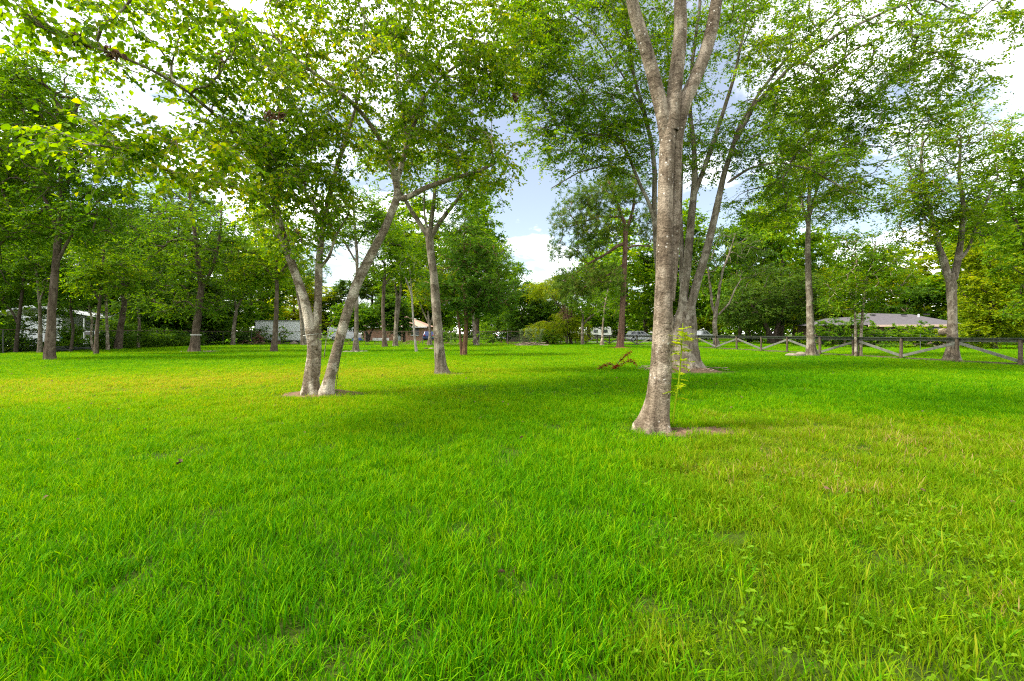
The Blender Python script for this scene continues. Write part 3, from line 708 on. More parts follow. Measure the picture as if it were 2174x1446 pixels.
# 3: the many stemmed tree behind it
Y2 = MT[1]
st = [limb((1452, 790, Y2, 76), (1451, 765, Y2, 62), (1451, 720, Y2, 55), (1454, 680, Y2, 46), (1460, 640, Y2, 30)),
      ]
lims = [(p_, r_ * .70) for p_, r_ in [limb((1440, 725, Y2 - .1, 26), (1445, 690, Y2 - .1, 26), (1452, 620, Y2 - .1, 25), (1461, 540, Y2, 24), (1468, 460, Y2, 22), (1475, 391, Y2, 19), (1474, 320, Y2, 14), (1464, 230, Y2, 12), (1470, 130, Y2, 10), (1485, 20, Y2, 8), (1490, -120, Y2, 5)),
        limb((1472, 420, Y2, 14), (1492, 365, Y2, 14), (1512, 310, Y2 - .1, 13), (1535, 240, Y2 - .3, 11), (1560, 160, Y2 - .4, 9), (1580, 60, Y2 - .5, 7), (1590, -80, Y2 - .6, 4)),
        limb((1456, 725, Y2 - .2, 30), (1462, 665, Y2 - .2, 27), (1480, 600, Y2 - .2, 24), (1505, 515, Y2 - .3, 22), (1524, 430, Y2 - .4, 19), (1537, 370, Y2 - .5, 16), (1556, 310, Y2 - .6, 13), (1600, 225, Y2 - .9, 12), (1680, 140, Y2 - 1.3, 10), (1780, 72, Y2 - 1.7, 8), (1890, 20, Y2 - 2, 6), (1980, -10, Y2 - 2.2, 3)),
        limb((1540, 362, Y2 - .5, 12), (1566, 275, Y2 - .6, 10), (1610, 200, Y2 - .8, 9), (1680, 110, Y2 - 1, 8), (1760, 40, Y2 - 1.2, 6), (1860, -40, Y2 - 1.5, 4)),
        limb((1545, 388, Y2 - .4, 9), (1590, 357, Y2 - .6, 7), (1650, 344, Y2 - .8, 6), (1720, 358, Y2 - 1, 5), (1790, 400, Y2 - 1.2, 4), (1860, 428, Y2 - 1.4, 2.5)),
        limb((1436, 735, Y2, 22), (1428, 690, Y2, 20), (1412, 640, Y2, 18), (1399, 590, Y2, 17), (1392, 520, Y2, 16), (1389, 440, Y2, 15), (1390, 360, Y2, 14), (1383, 300, Y2, 12), (1365, 230, Y2 - .2, 11), (1345, 160, Y2 - .4, 9), (1330, 60, Y2 - .6, 7), (1320, -80, Y2 - .7, 4)),
        limb((1389, 470, Y2, 11), (1378, 430, Y2, 11), (1362, 400, Y2, 10), (1350, 370, Y2, 9), (1330, 320, Y2 - .2, 8), (1290, 260, Y2 - .3, 7), (1240, 200, Y2 - .5, 6), (1190, 120, Y2 - .7, 5), (1150, 30, Y2 - 1, 3)),
        limb((1447, 600, Y2 + .1, 14), (1447, 520, Y2 + .15, 13), (1444, 430, Y2 + .2, 11), (1448, 340, Y2 + .3, 10), (1440, 250, Y2 + .5, 8), (1420, 130, Y2 + .7, 6), (1410, 0, Y2 + .9, 4)),
        limb((1352, 380, Y2 - .1, 7), (1325, 365, Y2 - .3, 6), (1290, 350, Y2 - .6, 5), (1230, 365, Y2 - 1, 4), (1170, 400, Y2 - 1.4, 2.5)),
        limb((1360, 330, Y2, 7), (1310, 290, Y2 - .3, 6), (1250, 285, Y2 - .7, 5), (1180, 265, Y2 - 1.1, 4), (1120, 280, Y2 - 1.4, 2.5)),
        limb((1365, 235, Y2 - .2, 6), (1325, 165, Y2 - .4, 5), (1300, 125, Y2 - .5, 5), (1255, 60, Y2 - .8, 4), (1200, 20, Y2 - 1, 3))]]
blobs = [blob(1250, 130, Y2 - .8, 190, 170, 2.6, 1.5), blob(1230, 300, Y2 - .8, 140, 90, 1.7, 1.1), blob(1560, 190, Y2 - .2, 230, 190, 2.6, 0.8), blob(1800, 120, Y2 - 1.5, 240, 130, 2.4, 0.9),
         blob(1930, 200, Y2 - 1.8, 140, 90, 1.6, 0.7), blob(1730, 330, Y2 - 1, 180, 75, 1.8, 0.8), blob(2080, 60, Y2 - 2.5, 140, 60, 1.5, 0.55), blob(1550, -120, Y2 - .3, 420, 170, 3.2, 0.55), blob(1180, -60, Y2 - 1, 170, 130, 2.4, 0.6),
         blob(1330, 340, Y2 + .3, 60, 90, 1.3, 0.9), blob(1120, 110, Y2 - 1.2, 80, 130, 1.8, 1.1), blob(1840, 420, Y2 - 1.3, 90, 40, 1.0, 0.7), blob(1620, 430, Y2 + .5, 90, 50, 1.2, 0.8), blob(1500, 330, Y2 + .6, 70, 80, 1.0, 0.6)]
make_tree('many_stemmed_tree', 'grey tree of many fanned stems rising from a ring of litter behind the big trunk', 'tree', MT, st, lims, blobs, 2000, 'bark_grey', 'leaf_elm',
          dict(nt_=7, nl=12, tw=0.62, ln=0.092, wd=0.052, droop=0.12, flat=0.28), flare=0.35, flare_h=0.22, lobes=7, sides=26, seed=44, start=0.4, r_tip=0.0055, rough=0.03)

# 4: slim tree between them
Y3 = NT[1]
trunk = limb((938, 797, Y3, 32), (935, 770, Y3, 24), (931, 720, Y3, 20), (926, 650, Y3, 18), (921, 585, Y3, 17), (914, 530, Y3, 16), (911, 500, Y3, 17), (912, 485, Y3, 12))
lims = [limb((911, 505, Y3, 12), (892, 476, Y3, 10), (870, 442, Y3 - .1, 9), (850, 408, Y3 - .2, 7), (838, 360, Y3 - .2, 5), (820, 320, Y3 - .3, 3)),
        limb((912, 500, Y3, 10), (917, 462, Y3 + .1, 9), (921, 430, Y3 + .1, 8), (925, 380, Y3 + .2, 6), (935, 320, Y3 + .3, 4), (930, 260, Y3 + .3, 3)),
        limb((914, 505, Y3, 12), (930, 478, Y3, 10), (950, 450, Y3, 9), (970, 425, Y3, 7), (1000, 390, Y3 - .1, 5), (1020, 350, Y3 - .1, 3)),
        limb((911, 500, Y3, 6), (903, 470, Y3, 5), (900, 440, Y3, 4), (902, 400, Y3, 3))]
blobs = [blob(930, 330, Y3, 110, 120, 1.7, 0.5), blob(1010, 380, Y3, 75, 80, 1.2, 0.8), blob(830, 350, Y3, 70, 70, 1.2, 0.8), blob(950, 450, Y3 + .4, 70, 40, .9, 0.4)]
slim, _, _, _ = make_tree('slim_tree', 'slim tree forking in a Y, standing on the open lawn beside the leaning tree', 'tree', NT, [trunk], lims, blobs, 180, 'bark_grey', 'leaf_elm',
          dict(nt_=6, nl=10, tw=0.5, ln=0.09, wd=0.055), flare=0.25, flare_h=0.15, seed=55, start=0.55)
# ------------------------------------------------------------------ middle distance trees, each with its own stem and crown
def mid_tree(name, label, Y, trunks, limbs, blobs, n, leafm, bark='bark_brown', leaf=None, kind='leaf', cat='tree', seed=1, group=None, **kw):
    """trunks / limbs: lists of (px, py, width); blobs: (px, py, rx, rz[, weight]) all at distance Y"""
    T_ = [limb(*[(p[0], p[1], Y + (p[3] if len(p) > 3 else 0), p[2] * .8) for p in t]) for t in trunks]
    for p, r in T_: p[0, 2] = 0.0
    L_ = [limb(*[(p[0], p[1], Y + (p[3] if len(p) > 3 else 0), p[2]) for p in t]) for t in limbs]
    B_ = [blob(b[0], b[1], Y + (b[5] if len(b) > 5 else 0), b[2], b[3], b[2] * Y / FPX * 0.8, b[4] if len(b) > 4 else 1.0) for b in blobs]
    lf = dict(nt_=6, nl=9, tw=0.75, ln=0.14, wd=0.08, droop=0.12)
    if kind != 'leaf': lf = {}
    lf.update(leaf or {})
    k = dict(flare=0.35, flare_h=0.3, sides=12, twigs=False, start=0.45, r_tip=0.012, bside=5, rough=0.035); k.update(kw)
    return make_tree(name, label, cat, T_[0][0][0][:2], T_, L_, B_, int(n * 1.55), bark, leafm, lf, kind=kind, seed=seed, group=group, **k)[0]

# --- the wood along the left edge
t415 = mid_tree('oak_tree', 'dark trunk with a white band, leaning right at the edge of the left wood', 31.0,
    [[(413, 750, 27), (415, 715, 19), (420, 670, 17), (425, 630, 16), (429, 604, 14)]],
    [[(425, 618, 9), (445, 582, 8), (459, 545, 7), (470, 480, 5), (470, 420, 3)], [(428, 610, 12), (422, 570, 10), (414, 500, 8), (404, 425, 6), (400, 370, 4)], [(420, 660, 5), (400, 640, 4), (370, 640, 3)]],
    [(400, 520, 120, 100), (395, 420, 80, 50, .7), (480, 540, 60, 80), (360, 640, 65, 45), (450, 650, 40, 30, .5)], 300, 'leaf_mid', seed=101)
c = P(416, 711, 31.0); o = t415; ring('tape_band', (c[0] - o.location.x, c[1] - o.location.y, c[2]), 0.33, 0.06, M['tape'], o, 0.0)
mid_tree('ash_tree', 'tall dark trunk nearest the left edge of the photo, at the front of the wood', 21.7,
    [[(105, 768, 24), (107, 720, 20), (110, 660, 18), (116, 585, 16), (123, 515, 15), (130, 430, 11), (128, 330, 8), (120, 220, 5)]],
    [[(120, 560, 7), (140, 520, 6), (170, 470, 5), (215, 420, 4)], [(125, 500, 8), (100, 430, 7), (60, 370, 5), (20, 330, 4)], [(130, 420, 7), (165, 340, 6), (200, 280, 4)]],
    [(90, 200, 120, 90), (40, 300, 110, 110), (200, 330, 90, 95), (70, 440, 130, 85), (215, 470, 85, 70), (-60, 420, 90, 160), (20, 150, 70, 60)], 700, 'leaf_mid', 'bark_brown', dict(ln=0.13, wd=0.07, tw=0.7, nl=11), seed=102)
for i, (lab, Y, tr, lm, bl, n, bk, lfm) in enumerate([
    ('thin straight young tree standing just right of the nearest dark trunk in the left wood', 27.0, [(204, 757, 10), (206, 700, 8), (212, 640, 7), (217, 580, 6), (222, 520, 4)], [[(212, 640, 4), (196, 610, 4), (185, 580, 3)]], [(225, 540, 70, 60), (190, 600, 40, 40), (260, 590, 50, 50)], 110, 'bark_brown', 'leaf_mid'),
    ('stout trunk leaning right with a kink, behind the thin straight young tree', 36.0, [(250, 742, 18), (256, 695, 14), (264, 648, 12), (262, 610, 11), (255, 560, 9), (250, 500, 6)], [[(262, 620, 6), (285, 580, 5), (300, 540, 3)]], [(270, 520, 90, 70), (330, 560, 60, 60), (300, 470, 80, 60), (215, 560, 40, 50)], 190, 'bark_brown', 'leaf_dark'),
    ('crooked pale stem in front of the dark thicket, right of the kinked trunk', 39.0, [(293, 738, 8), (296, 690, 6), (293, 640, 5), (296, 590, 4)], [], [(310, 600, 60, 50), (300, 660, 30, 20, .4)], 80, 'bark_pale', 'leaf_dark'),
    ('slender dark stem by the leftmost white wall, bent toward the left', 30.0, [(33, 752, 9), (38, 700, 8), (45, 640, 7), (52, 580, 6), (56, 520, 4)], [[(40, 690, 5), (25, 660, 4), (5, 640, 3)]], [(40, 560, 70, 60), (0, 600, 50, 60)], 110, 'bark_dark', 'leaf_mid'),
    ('grey stem in front of the white shed wall in the left wood', 29.5, [(84, 752, 10), (86, 690, 8), (84, 640, 7), (80, 590, 6), (70, 540, 4)], [[(84, 640, 4), (100, 600, 4), (115, 570, 3)]], [(85, 540, 60, 50), (130, 590, 40, 40)], 90, 'bark_grey', 'leaf_mid'),
    ('leaning dark stem between the white shed and its canopy', 30.5, [(150, 748, 7), (156, 700, 6), (150, 660, 6), (152, 610, 5)], [], [(155, 590, 50, 40), (170, 640, 30, 20, .4)], 70, 'bark_dark', 'leaf_mid'),
    ('pale upright stem under the white canopy roof at the left', 33.5, [(229, 745, 8), (227, 690, 6), (225, 640, 6), (224, 590, 5)], [], [(220, 580, 50, 50)], 60, 'bark_pale', 'leaf_mid'),
    ('wavy thin sapling with pale bark below the canopy roof edge', 31.5, [(198, 748, 6), (193, 715, 5), (196, 680, 5), (186, 640, 4), (182, 600, 3)], [], [(185, 600, 40, 40)], 50, 'bark_pale', 'leaf_mid'),
    ('forked young tree before the chain fence, left of the box trailer', 49.0, [(494, 733, 11), (496, 700, 9), (500, 670, 8), (503, 652, 7)], [[(502, 655, 5), (496, 630, 4), (490, 600, 3)], [(503, 655, 5), (515, 630, 5), (530, 605, 4)]], [(500, 590, 50, 50), (540, 600, 45, 45)], 150, 'bark_grey', 'leaf_mid'),
    ('straight dark trunk rising in front of the white box trailer', 31.0, [(582, 751, 17), (584, 710, 13), (587, 660, 11), (588, 610, 9), (588, 560, 7), (590, 500, 5)], [[(588, 600, 5), (565, 570, 4), (540, 540, 3)], [(588, 590, 5), (610, 560, 4), (630, 540, 3)]], [(555, 560, 60, 50), (600, 540, 60, 50), (585, 480, 60, 45), (530, 590, 40, 30)], 200, 'bark_brown', 'leaf_elm'),
    ('slanting grey trunk at the right end of the box trailer, behind the leaning tree', 48.5, [(645, 733, 14), (642, 700, 10), (639, 660, 9), (632, 620, 8), (622, 585, 6)], [], [(620, 560, 60, 50), (660, 580, 40, 40)], 120, 'bark_grey', 'leaf_mid'),
    ('straight trunk with a ring of stones round its foot', 31.0, [(755, 750, 19), (756, 720, 12), (757, 660, 10), (758, 600, 9), (758, 540, 8), (752, 470, 6), (750, 410, 4)], [[(758, 560, 4), (735, 520, 4), (715, 480, 3)], [(757, 520, 4), (780, 480, 4), (800, 450, 3)]], [(750, 450, 70, 55, .8), (700, 500, 50, 40, .7), (800, 470, 45, 50, .7)], 150, 'bark_grey', 'leaf_mid'),
    ('tall straight reddish trunk left of the twin trunk, before the brick house', 42.0, [(817, 739, 14), (815, 705, 10), (813, 660, 9), (815, 610, 9), (818, 570, 6)], [[(816, 605, 5), (832, 585, 4), (850, 560, 3)]], [(805, 560, 50, 35), (840, 540, 50, 45), (810, 500, 50, 50)], 190, 'bark_brown', 'leaf_mid'),
    ('twin grey trunk with a flared root in front of the brick house', 45.0, [(839, 737, 15), (840, 710, 11), (842, 670, 10), (843, 630, 7), (838, 600, 5)], [[(842, 690, 7), (847, 650, 6), (851, 610, 5), (853, 570, 3)]], [(830, 590, 40, 30), (870, 560, 50, 50), (850, 520, 60, 50)], 190, 'bark_grey', 'leaf_mid'),
    ('thin white barked stem leaning left, between the twin trunk and the slim tree', 31.5, [(884, 748, 7), (880, 715, 5.5), (877, 670, 5), (874, 625, 5), (862, 592, 4), (850, 568, 3)], [[(875, 630, 3), (872, 590, 3), (868, 560, 2)]], [(865, 565, 30, 30, .8), (900, 590, 30, 30, .6)], 45, 'bark_white', 'leaf_elm'),
    ('airy yellow green young tree behind the slim tree in the middle', 48.0, [(912, 735, 14), (913, 712, 7), (912, 690, 6), (908, 660, 4)], [[(912, 690, 4), (900, 665, 3), (890, 640, 2)], [(913, 690, 4), (922, 660, 3), (930, 630, 2)]], [(900, 618, 38, 32), (935, 600, 40, 40)], 130, 'bark_grey', 'leaf_yellow'),
    ('grey trunk with spread roots partly hidden behind the cedar', 48.5, [(1011, 735, 14), (1007, 715, 8), (1005, 690, 7), (1003, 650, 6)], [], [(1040, 560, 60, 60), (1000, 520, 50, 50)], 200, 'bark_grey', 'leaf_elm'),
    ('small tree with one bough reaching right, left of the wooden fence end', 51.0, [(1237, 729, 9), (1236, 705, 7), (1237, 685, 6), (1238, 672, 5)], [[(1237, 690, 4), (1250, 676, 4), (1262, 667, 4), (1280, 650, 3)]], [(1245, 640, 50, 30), (1285, 630, 35, 30)], 150, 'bark_grey', 'leaf_mid'),
    ('pale thin trunk just left of the pine, before the wooden fence', 48.0, [(1278, 735, 11), (1279, 715, 6), (1280, 690, 5), (1284, 650, 4), (1292, 610, 4), (1300, 585, 3)], [], [(1290, 650, 30, 30, .8), (1305, 590, 35, 40, .8)], 90, 'bark_pale', 'leaf_elm'),
    ('forked grey tree beyond the fence between the fanned tree and the live oak', 43.0, [(1521, 742, 18), (1519, 715, 12), (1517, 690, 11), (1520, 660, 10), (1523, 640, 8)], [[(1519, 670, 7), (1511, 645, 6), (1509, 615, 5), (1504, 580, 4)], [(1523, 650, 7), (1528, 605, 6), (1535, 572, 5), (1548, 540, 4), (1560, 500, 2)], [(1526, 668, 4), (1548, 645, 4), (1560, 615, 3), (1572, 595, 2)]], [(1545, 520, 70, 50, .5), (1490, 570, 40, 40, .6), (1600, 560, 50, 40, .6)], 120, 'bark_grey', 'leaf_oak'),
    ]):
    mid_tree('young_tree' if tr[0][2] < 12 else 'park_tree', lab, Y, [tr], lm, bl, n, lfm, bk, dict(ln=0.15, wd=0.085) if Y > 35 else None, seed=120 + i)

mid_tree('tall_tree', 'straight trunk beside two pale boulders at the wooden fence', 25.4,
    [[(1723, 758, 27), (1721, 725, 19), (1720, 670, 17), (1717, 600, 15), (1715, 530, 13), (1716, 470, 10), (1718, 410, 8), (1720, 330, 6), (1715, 250, 3)]],
    [[(1716, 480, 6), (1702, 430, 6), (1690, 370, 5), (1680, 320, 3)], [(1716, 470, 7), (1732, 410, 6), (1745, 350, 5), (1760, 290, 3)], [(1717, 450, 4), (1760, 410, 4), (1800, 390, 3)]],
    [(1700, 260, 80, 75, .8), (1745, 330, 80, 70, .8), (1680, 370, 65, 60, .8), (1760, 430, 70, 50, .8), (1640, 450, 55, 50, .7)], 420, 'leaf_elm', 'bark_grey', dict(ln=0.12, wd=0.065), seed=160)
mid_tree('twin_stem_tree', 'small leafy tree with two thin pale stems close behind the fence', 24.6,
    [[(1827, 759, 8), (1828, 715, 7), (1831, 665, 6), (1838, 610, 5), (1850, 560, 4), (1860, 510, 2)]], [[(1817, 757, 6), (1816, 700, 5), (1815, 650, 4), (1822, 590, 3), (1815, 530, 2)]],
    [(1840, 600, 90, 50, 1.1), (1820, 530, 65, 45), (1880, 560, 60, 40), (1790, 640, 45, 28)], 230, 'leaf_mid', 'bark_pale', dict(ln=0.11, wd=0.065), flare=0.15, seed=161)
mid_tree('forked_tree', 'grey forked trunk with a sawn knot, behind the last visible fence post', 20.9,
    [[(2021, 772, 33), (2022, 740, 25), (2022, 690, 21), (2021, 640, 21), (2020, 605, 23), (2016, 580, 20)]],
    [[(2016, 595, 15), (2004, 556, 14), (1992, 520, 11), (1980, 470, 9), (1965, 410, 7), (1955, 340, 5), (1960, 280, 3)], [(2024, 595, 14), (2034, 552, 13), (2040, 510, 11), (2046, 440, 8), (2036, 370, 6), (2040, 290, 4)], [(2034, 556, 8), (2055, 530, 6), (2066, 500, 5), (2090, 440, 4), (2110, 390, 2)]],
    [(1975, 300, 75, 75, .55), (2050, 280, 75, 75, .55), (2000, 420, 85, 60, .7), (1930, 420, 55, 60, .7), (2090, 400, 55, 65, .6), (2050, 480, 70, 40, .6), (1950, 500, 50, 35, .6)], 330, 'leaf_turn', 'bark_grey', dict(ln=0.11, wd=0.06), seed=162)
c = P(2013, 704, 20.5); ob = bpy.data.objects['forked_tree']
kb = MB(); q = Vector((c[0] - ob.location.x, c[1] - ob.location.y, c[2])); kb.tube(q + Vector((0.05, 0.35, 0)), q + Vector((-0.04, -0.06, 0)), 0.16, 0.13, 12)
kb.build('knot', M['bark_pale'], ob)

# cedar with fine foliage and a pine with needle tufts
mid_tree('cedar_tree', 'feathery green cedar with a reddish double trunk in the middle of the lawn', 25.8,
    [[(986, 757, 15), (988, 720, 12), (990, 685, 10), (986, 620, 7), (985, 540, 5), (986, 470, 2)], [(981, 755, 9), (977, 715, 7), (974, 680, 6), (968, 640, 4)]],
    [[(990, 680, 5), (1010, 650, 4), (1040, 640, 3)]],
    [(990, 600, 85, 60, 1.3), (985, 530, 65, 50, 1.2), (985, 480, 40, 35), (1050, 630, 60, 38, 1.2), (935, 620, 45, 35), (1020, 560, 60, 50), (985, 655, 55, 25)], 470, 'needle_cedar', 'bark_red',
    dict(nt_=7, nl=13, tw=0.5, ln=0.12, wd=0.03, droop=0.1, flat=0.6, up=0.3), seed=163, flare=0.2, shell=0.15, start=0.2)
mid_tree('pine_tree', 'pine with dark reddish trunk on a mound of fallen needles', 39.9,
    [[(1316, 741, 20), (1319, 700, 16), (1322, 640, 14), (1325, 580, 13), (1328, 510, 12), (1326, 475, 9), (1310, 430, 7), (1290, 380, 5)]],
    [[(1328, 516, 7), (1312, 522, 6), (1285, 540, 5), (1250, 560, 4), (1215, 585, 3)], [(1328, 528, 5), (1348, 521, 4), (1380, 523, 3)], [(1327, 505, 7), (1345, 440, 6), (1350, 390, 4)], [(1320, 460, 5), (1270, 460, 4), (1215, 480, 3)], [(1326, 560, 4), (1290, 585, 4), (1240, 610, 3)]],
    [(1235, 600, 60, 40), (1195, 530, 35, 25), (1215, 460, 45, 45), (1285, 420, 60, 40), (1290, 590, 45, 30), (1365, 470, 40, 45), (1330, 390, 50, 40), (1200, 610, 40, 30), (1250, 520, 40, 30), (1270, 480, 55, 40), (1240, 410, 30, 30)], 420, 'needle_pine', 'bark_pine',
    dict(nt_=3, nl=26, tw=0.32, ln=0.34, wd=0.042), kind='needle', seed=164, flare=0.15)
mid_tree('live_oak', 'dense round live oak with a low forked trunk beyond the fence', 55.0,
    [[(1639, 729, 22), (1637, 718, 19), (1630, 700, 12), (1620, 680, 9), (1600, 655, 6)], [(1643, 726, 14), (1646, 710, 12), (1652, 688, 10), (1665, 660, 6)]], [],
    [(1600, 650, 85, 42, 1.2), (1680, 645, 75, 45, 1.2), (1640, 605, 100, 40, 1.2), (1560, 670, 45, 30), (1720, 660, 40, 35)], 420, 'leaf_oak', 'bark_dark', dict(ln=0.22, wd=0.12, tw=0.9, nl=10), seed=165, flare=0.2, start=0.5, shell=0.5)
mid_tree('round_tree', 'low round crowned dark tree with splayed stems in front of the white truck', 66.0,
    [[(780, 727, 9), (780, 712, 8), (774, 700, 5), (765, 688, 4)], [(782, 727, 6), (786, 710, 5), (792, 697, 4)]], [],
    [(770, 672, 45, 30, 1.2), (740, 668, 35, 28), (805, 672, 35, 28)], 190, 'leaf_mid', 'bark_dark', dict(ln=0.25, wd=0.14, tw=0.9), seed=166, flare=0.1)
mid_tree('magnolia_tree', 'very dark dense tree hiding the left side of the brick house', 64.0,
    [[(858, 727, 8), (858, 700, 6), (857, 670, 5)]], [], [(838, 665, 34, 40, 1.2), (848, 692, 28, 18), (822, 650, 28, 28)], 200, 'leaf_dark', 'bark_dark', dict(ln=0.28, wd=0.14, tw=0.8), seed=167, flare=0.1)
mid_tree('bent_tree', 'olive green feathery tree bending left above the brush pile', 53.0,
    [[(1213, 731, 9), (1210, 715, 7), (1205, 690, 6), (1200, 660, 5), (1190, 630, 3)]], [[(1206, 690, 4), (1216, 660, 3), (1212, 630, 2)], [(1203, 670, 3), (1180, 640, 3), (1160, 610, 2)]],
    [(1170, 612, 45, 25), (1130, 615, 25, 18), (1200, 690, 45, 30), (1160, 700, 50, 20), (1230, 700, 30, 22)], 280, 'leaf_yellow', 'bark_dark', dict(ln=0.18, wd=0.05, tw=0.8, nl=12, droop=0.5), seed=168, flare=0.1)
mid_tree('holly_tree', 'dark evergreen mass with no visible stem, behind the brush pile', 57.0,
    [[(1120, 730, 10), (1120, 700, 7), (1118, 660, 5)]], [], [(1120, 660, 50, 45, 1.3), (1080, 690, 35, 30), (1165, 655, 40, 45, 1.2), (1100, 620, 40, 30)], 330, 'leaf_dark', 'bark_dark', dict(ln=0.22, wd=0.11, tw=0.9), seed=169, flare=0.1)
mid_tree('dead_branch', 'brown dead bough with withered leaves among the green trees above the fence end', 52.0, [[(1204, 729, 4), (1205, 700, 3), (1206, 670, 3), (1204, 645, 2)]], [], [(1205, 655, 13, 20, 1.0)], 22, 'leaf_dead', 'bark_dark', dict(ln=0.2, wd=0.04, droop=0.9, nt_=5), seed=170, flare=0.0, cat='branch')

# right hand edge
mid_tree('edge_tree', 'tall dense tree filling the right edge of the photo', 27.0,
    [[(2205, 760, 26), (2200, 700, 22), (2195, 620, 18), (2190, 500, 14), (2185, 400, 8)]], [[(2195, 560, 8), (2160, 480, 6), (2140, 420, 4)]],
    [(2165, 420, 70, 85, 1.1), (2185, 300, 70, 70), (2180, 530, 75, 70, 1.1), (2240, 400, 80, 160, .8), (2120, 330, 40, 50), (2190, 640, 55, 50)], 360, 'leaf_mid', 'bark_dark', dict(ln=0.15, wd=0.09), seed=171)
mid_tree('creeper_tree', 'yellow green vine clad tree behind the forked tree at the right', 37.0,
    [[(2110, 745, 14), (2108, 700, 12), (2105, 620, 9), (2100, 560, 6)]], [],
    [(2110, 650, 65, 60, 1.3), (2075, 600, 45, 45), (2140, 580, 50, 45), (2080, 700, 45, 30), (2150, 690, 50, 35), (2060, 530, 40, 35)], 420, 'leaf_yellow', 'bark_dark', dict(ln=0.17, wd=0.11), seed=172)

# --- trees beyond the fences: copies of a few grown trees, each with its own crown colour
def proto(H, W, kind, seed, n, leaf):
    r_ = np.random.default_rng(seed)
    nm = np.zeros((6, 3)); nm[:, 2] = np.linspace(0, H * 0.72, 6); nm[1:, :2] = r_.normal(0, 0.03 * H, (5, 2)).cumsum(axis=0) * 0.4
    tr = (nm, np.linspace(0.022 * H, 0.006 * H, 6))
    bl = []
    for i in range(8):
        a = 6.283 * i / 8 + r_.uniform(-.4, .4); h = r_.uniform(0.24, 0.78); rr = W * 0.30 * (1.15 - abs(h - .55))
        bl.append((math.cos(a) * rr, math.sin(a) * rr, H * h, W * r_.uniform(.18, .27), W * r_.uniform(.18, .27), H * r_.uniform(.10, .17), 1.0))
    bl.append((0, 0, H * 0.82, W * .24, W * .24, H * 0.16, 1.0)); bl.append((0, 0, H * 0.42, W * .36, W * .36, H * 0.26, 1.0))
    root, cr, _, _ = make_tree(kind, None, 'tree', (0, 0), [tr], [], bl, int(n * 1.5), 'bark_brown', 'leaf_mid', leaf, seed=seed, twigs=False, flare=0.3, sides=9, start=0.3, r_tip=0.014)
    cr.material_slots[0].link = 'OBJECT'; cr.material_slots[0].material = M['leaf_mid']
    root['H'] = H; root['W'] = W
    return root
BL = dict(nt_=6, nl=10, tw=1.0, ln=0.31, wd=0.18)
protos = [proto(13, 10, 'broad_tree', 201, 260, BL), proto(15, 7.5, 'tall_broad_tree', 202, 250, BL), proto(9, 9, 'low_tree', 203, 240, BL), proto(14, 9, 'light_tree', 204, 170, BL)]
used = [False] * 4
def far_tree(k, px, top, wpx, Y, mat, label, rz=None):
    o = protos[k]
    if used[k]: o = copy_tree(o)
    used[k] = True
    H, W = protos[k]['H'], protos[k]['W']
    o.location = ((px - 1087) * Y / FPX, Y, 0)
    h = CAMH + (HOR - top) * Y / FPX
    sxy = wpx * Y / FPX / (W * 0.92)
    o.scale = (sxy, sxy, h / (H * 0.97))
    o.rotation_euler = (0, 0, random.uniform(0, 6.28) if rz is None else rz)
    for ch in o.children:
        if ch.name.startswith('crown'):
            ch.material_slots[0].link = 'OBJECT'; ch.material_slots[0].material = M[mat]
    o['label'] = label; o['group'] = 'trees beyond the fences'
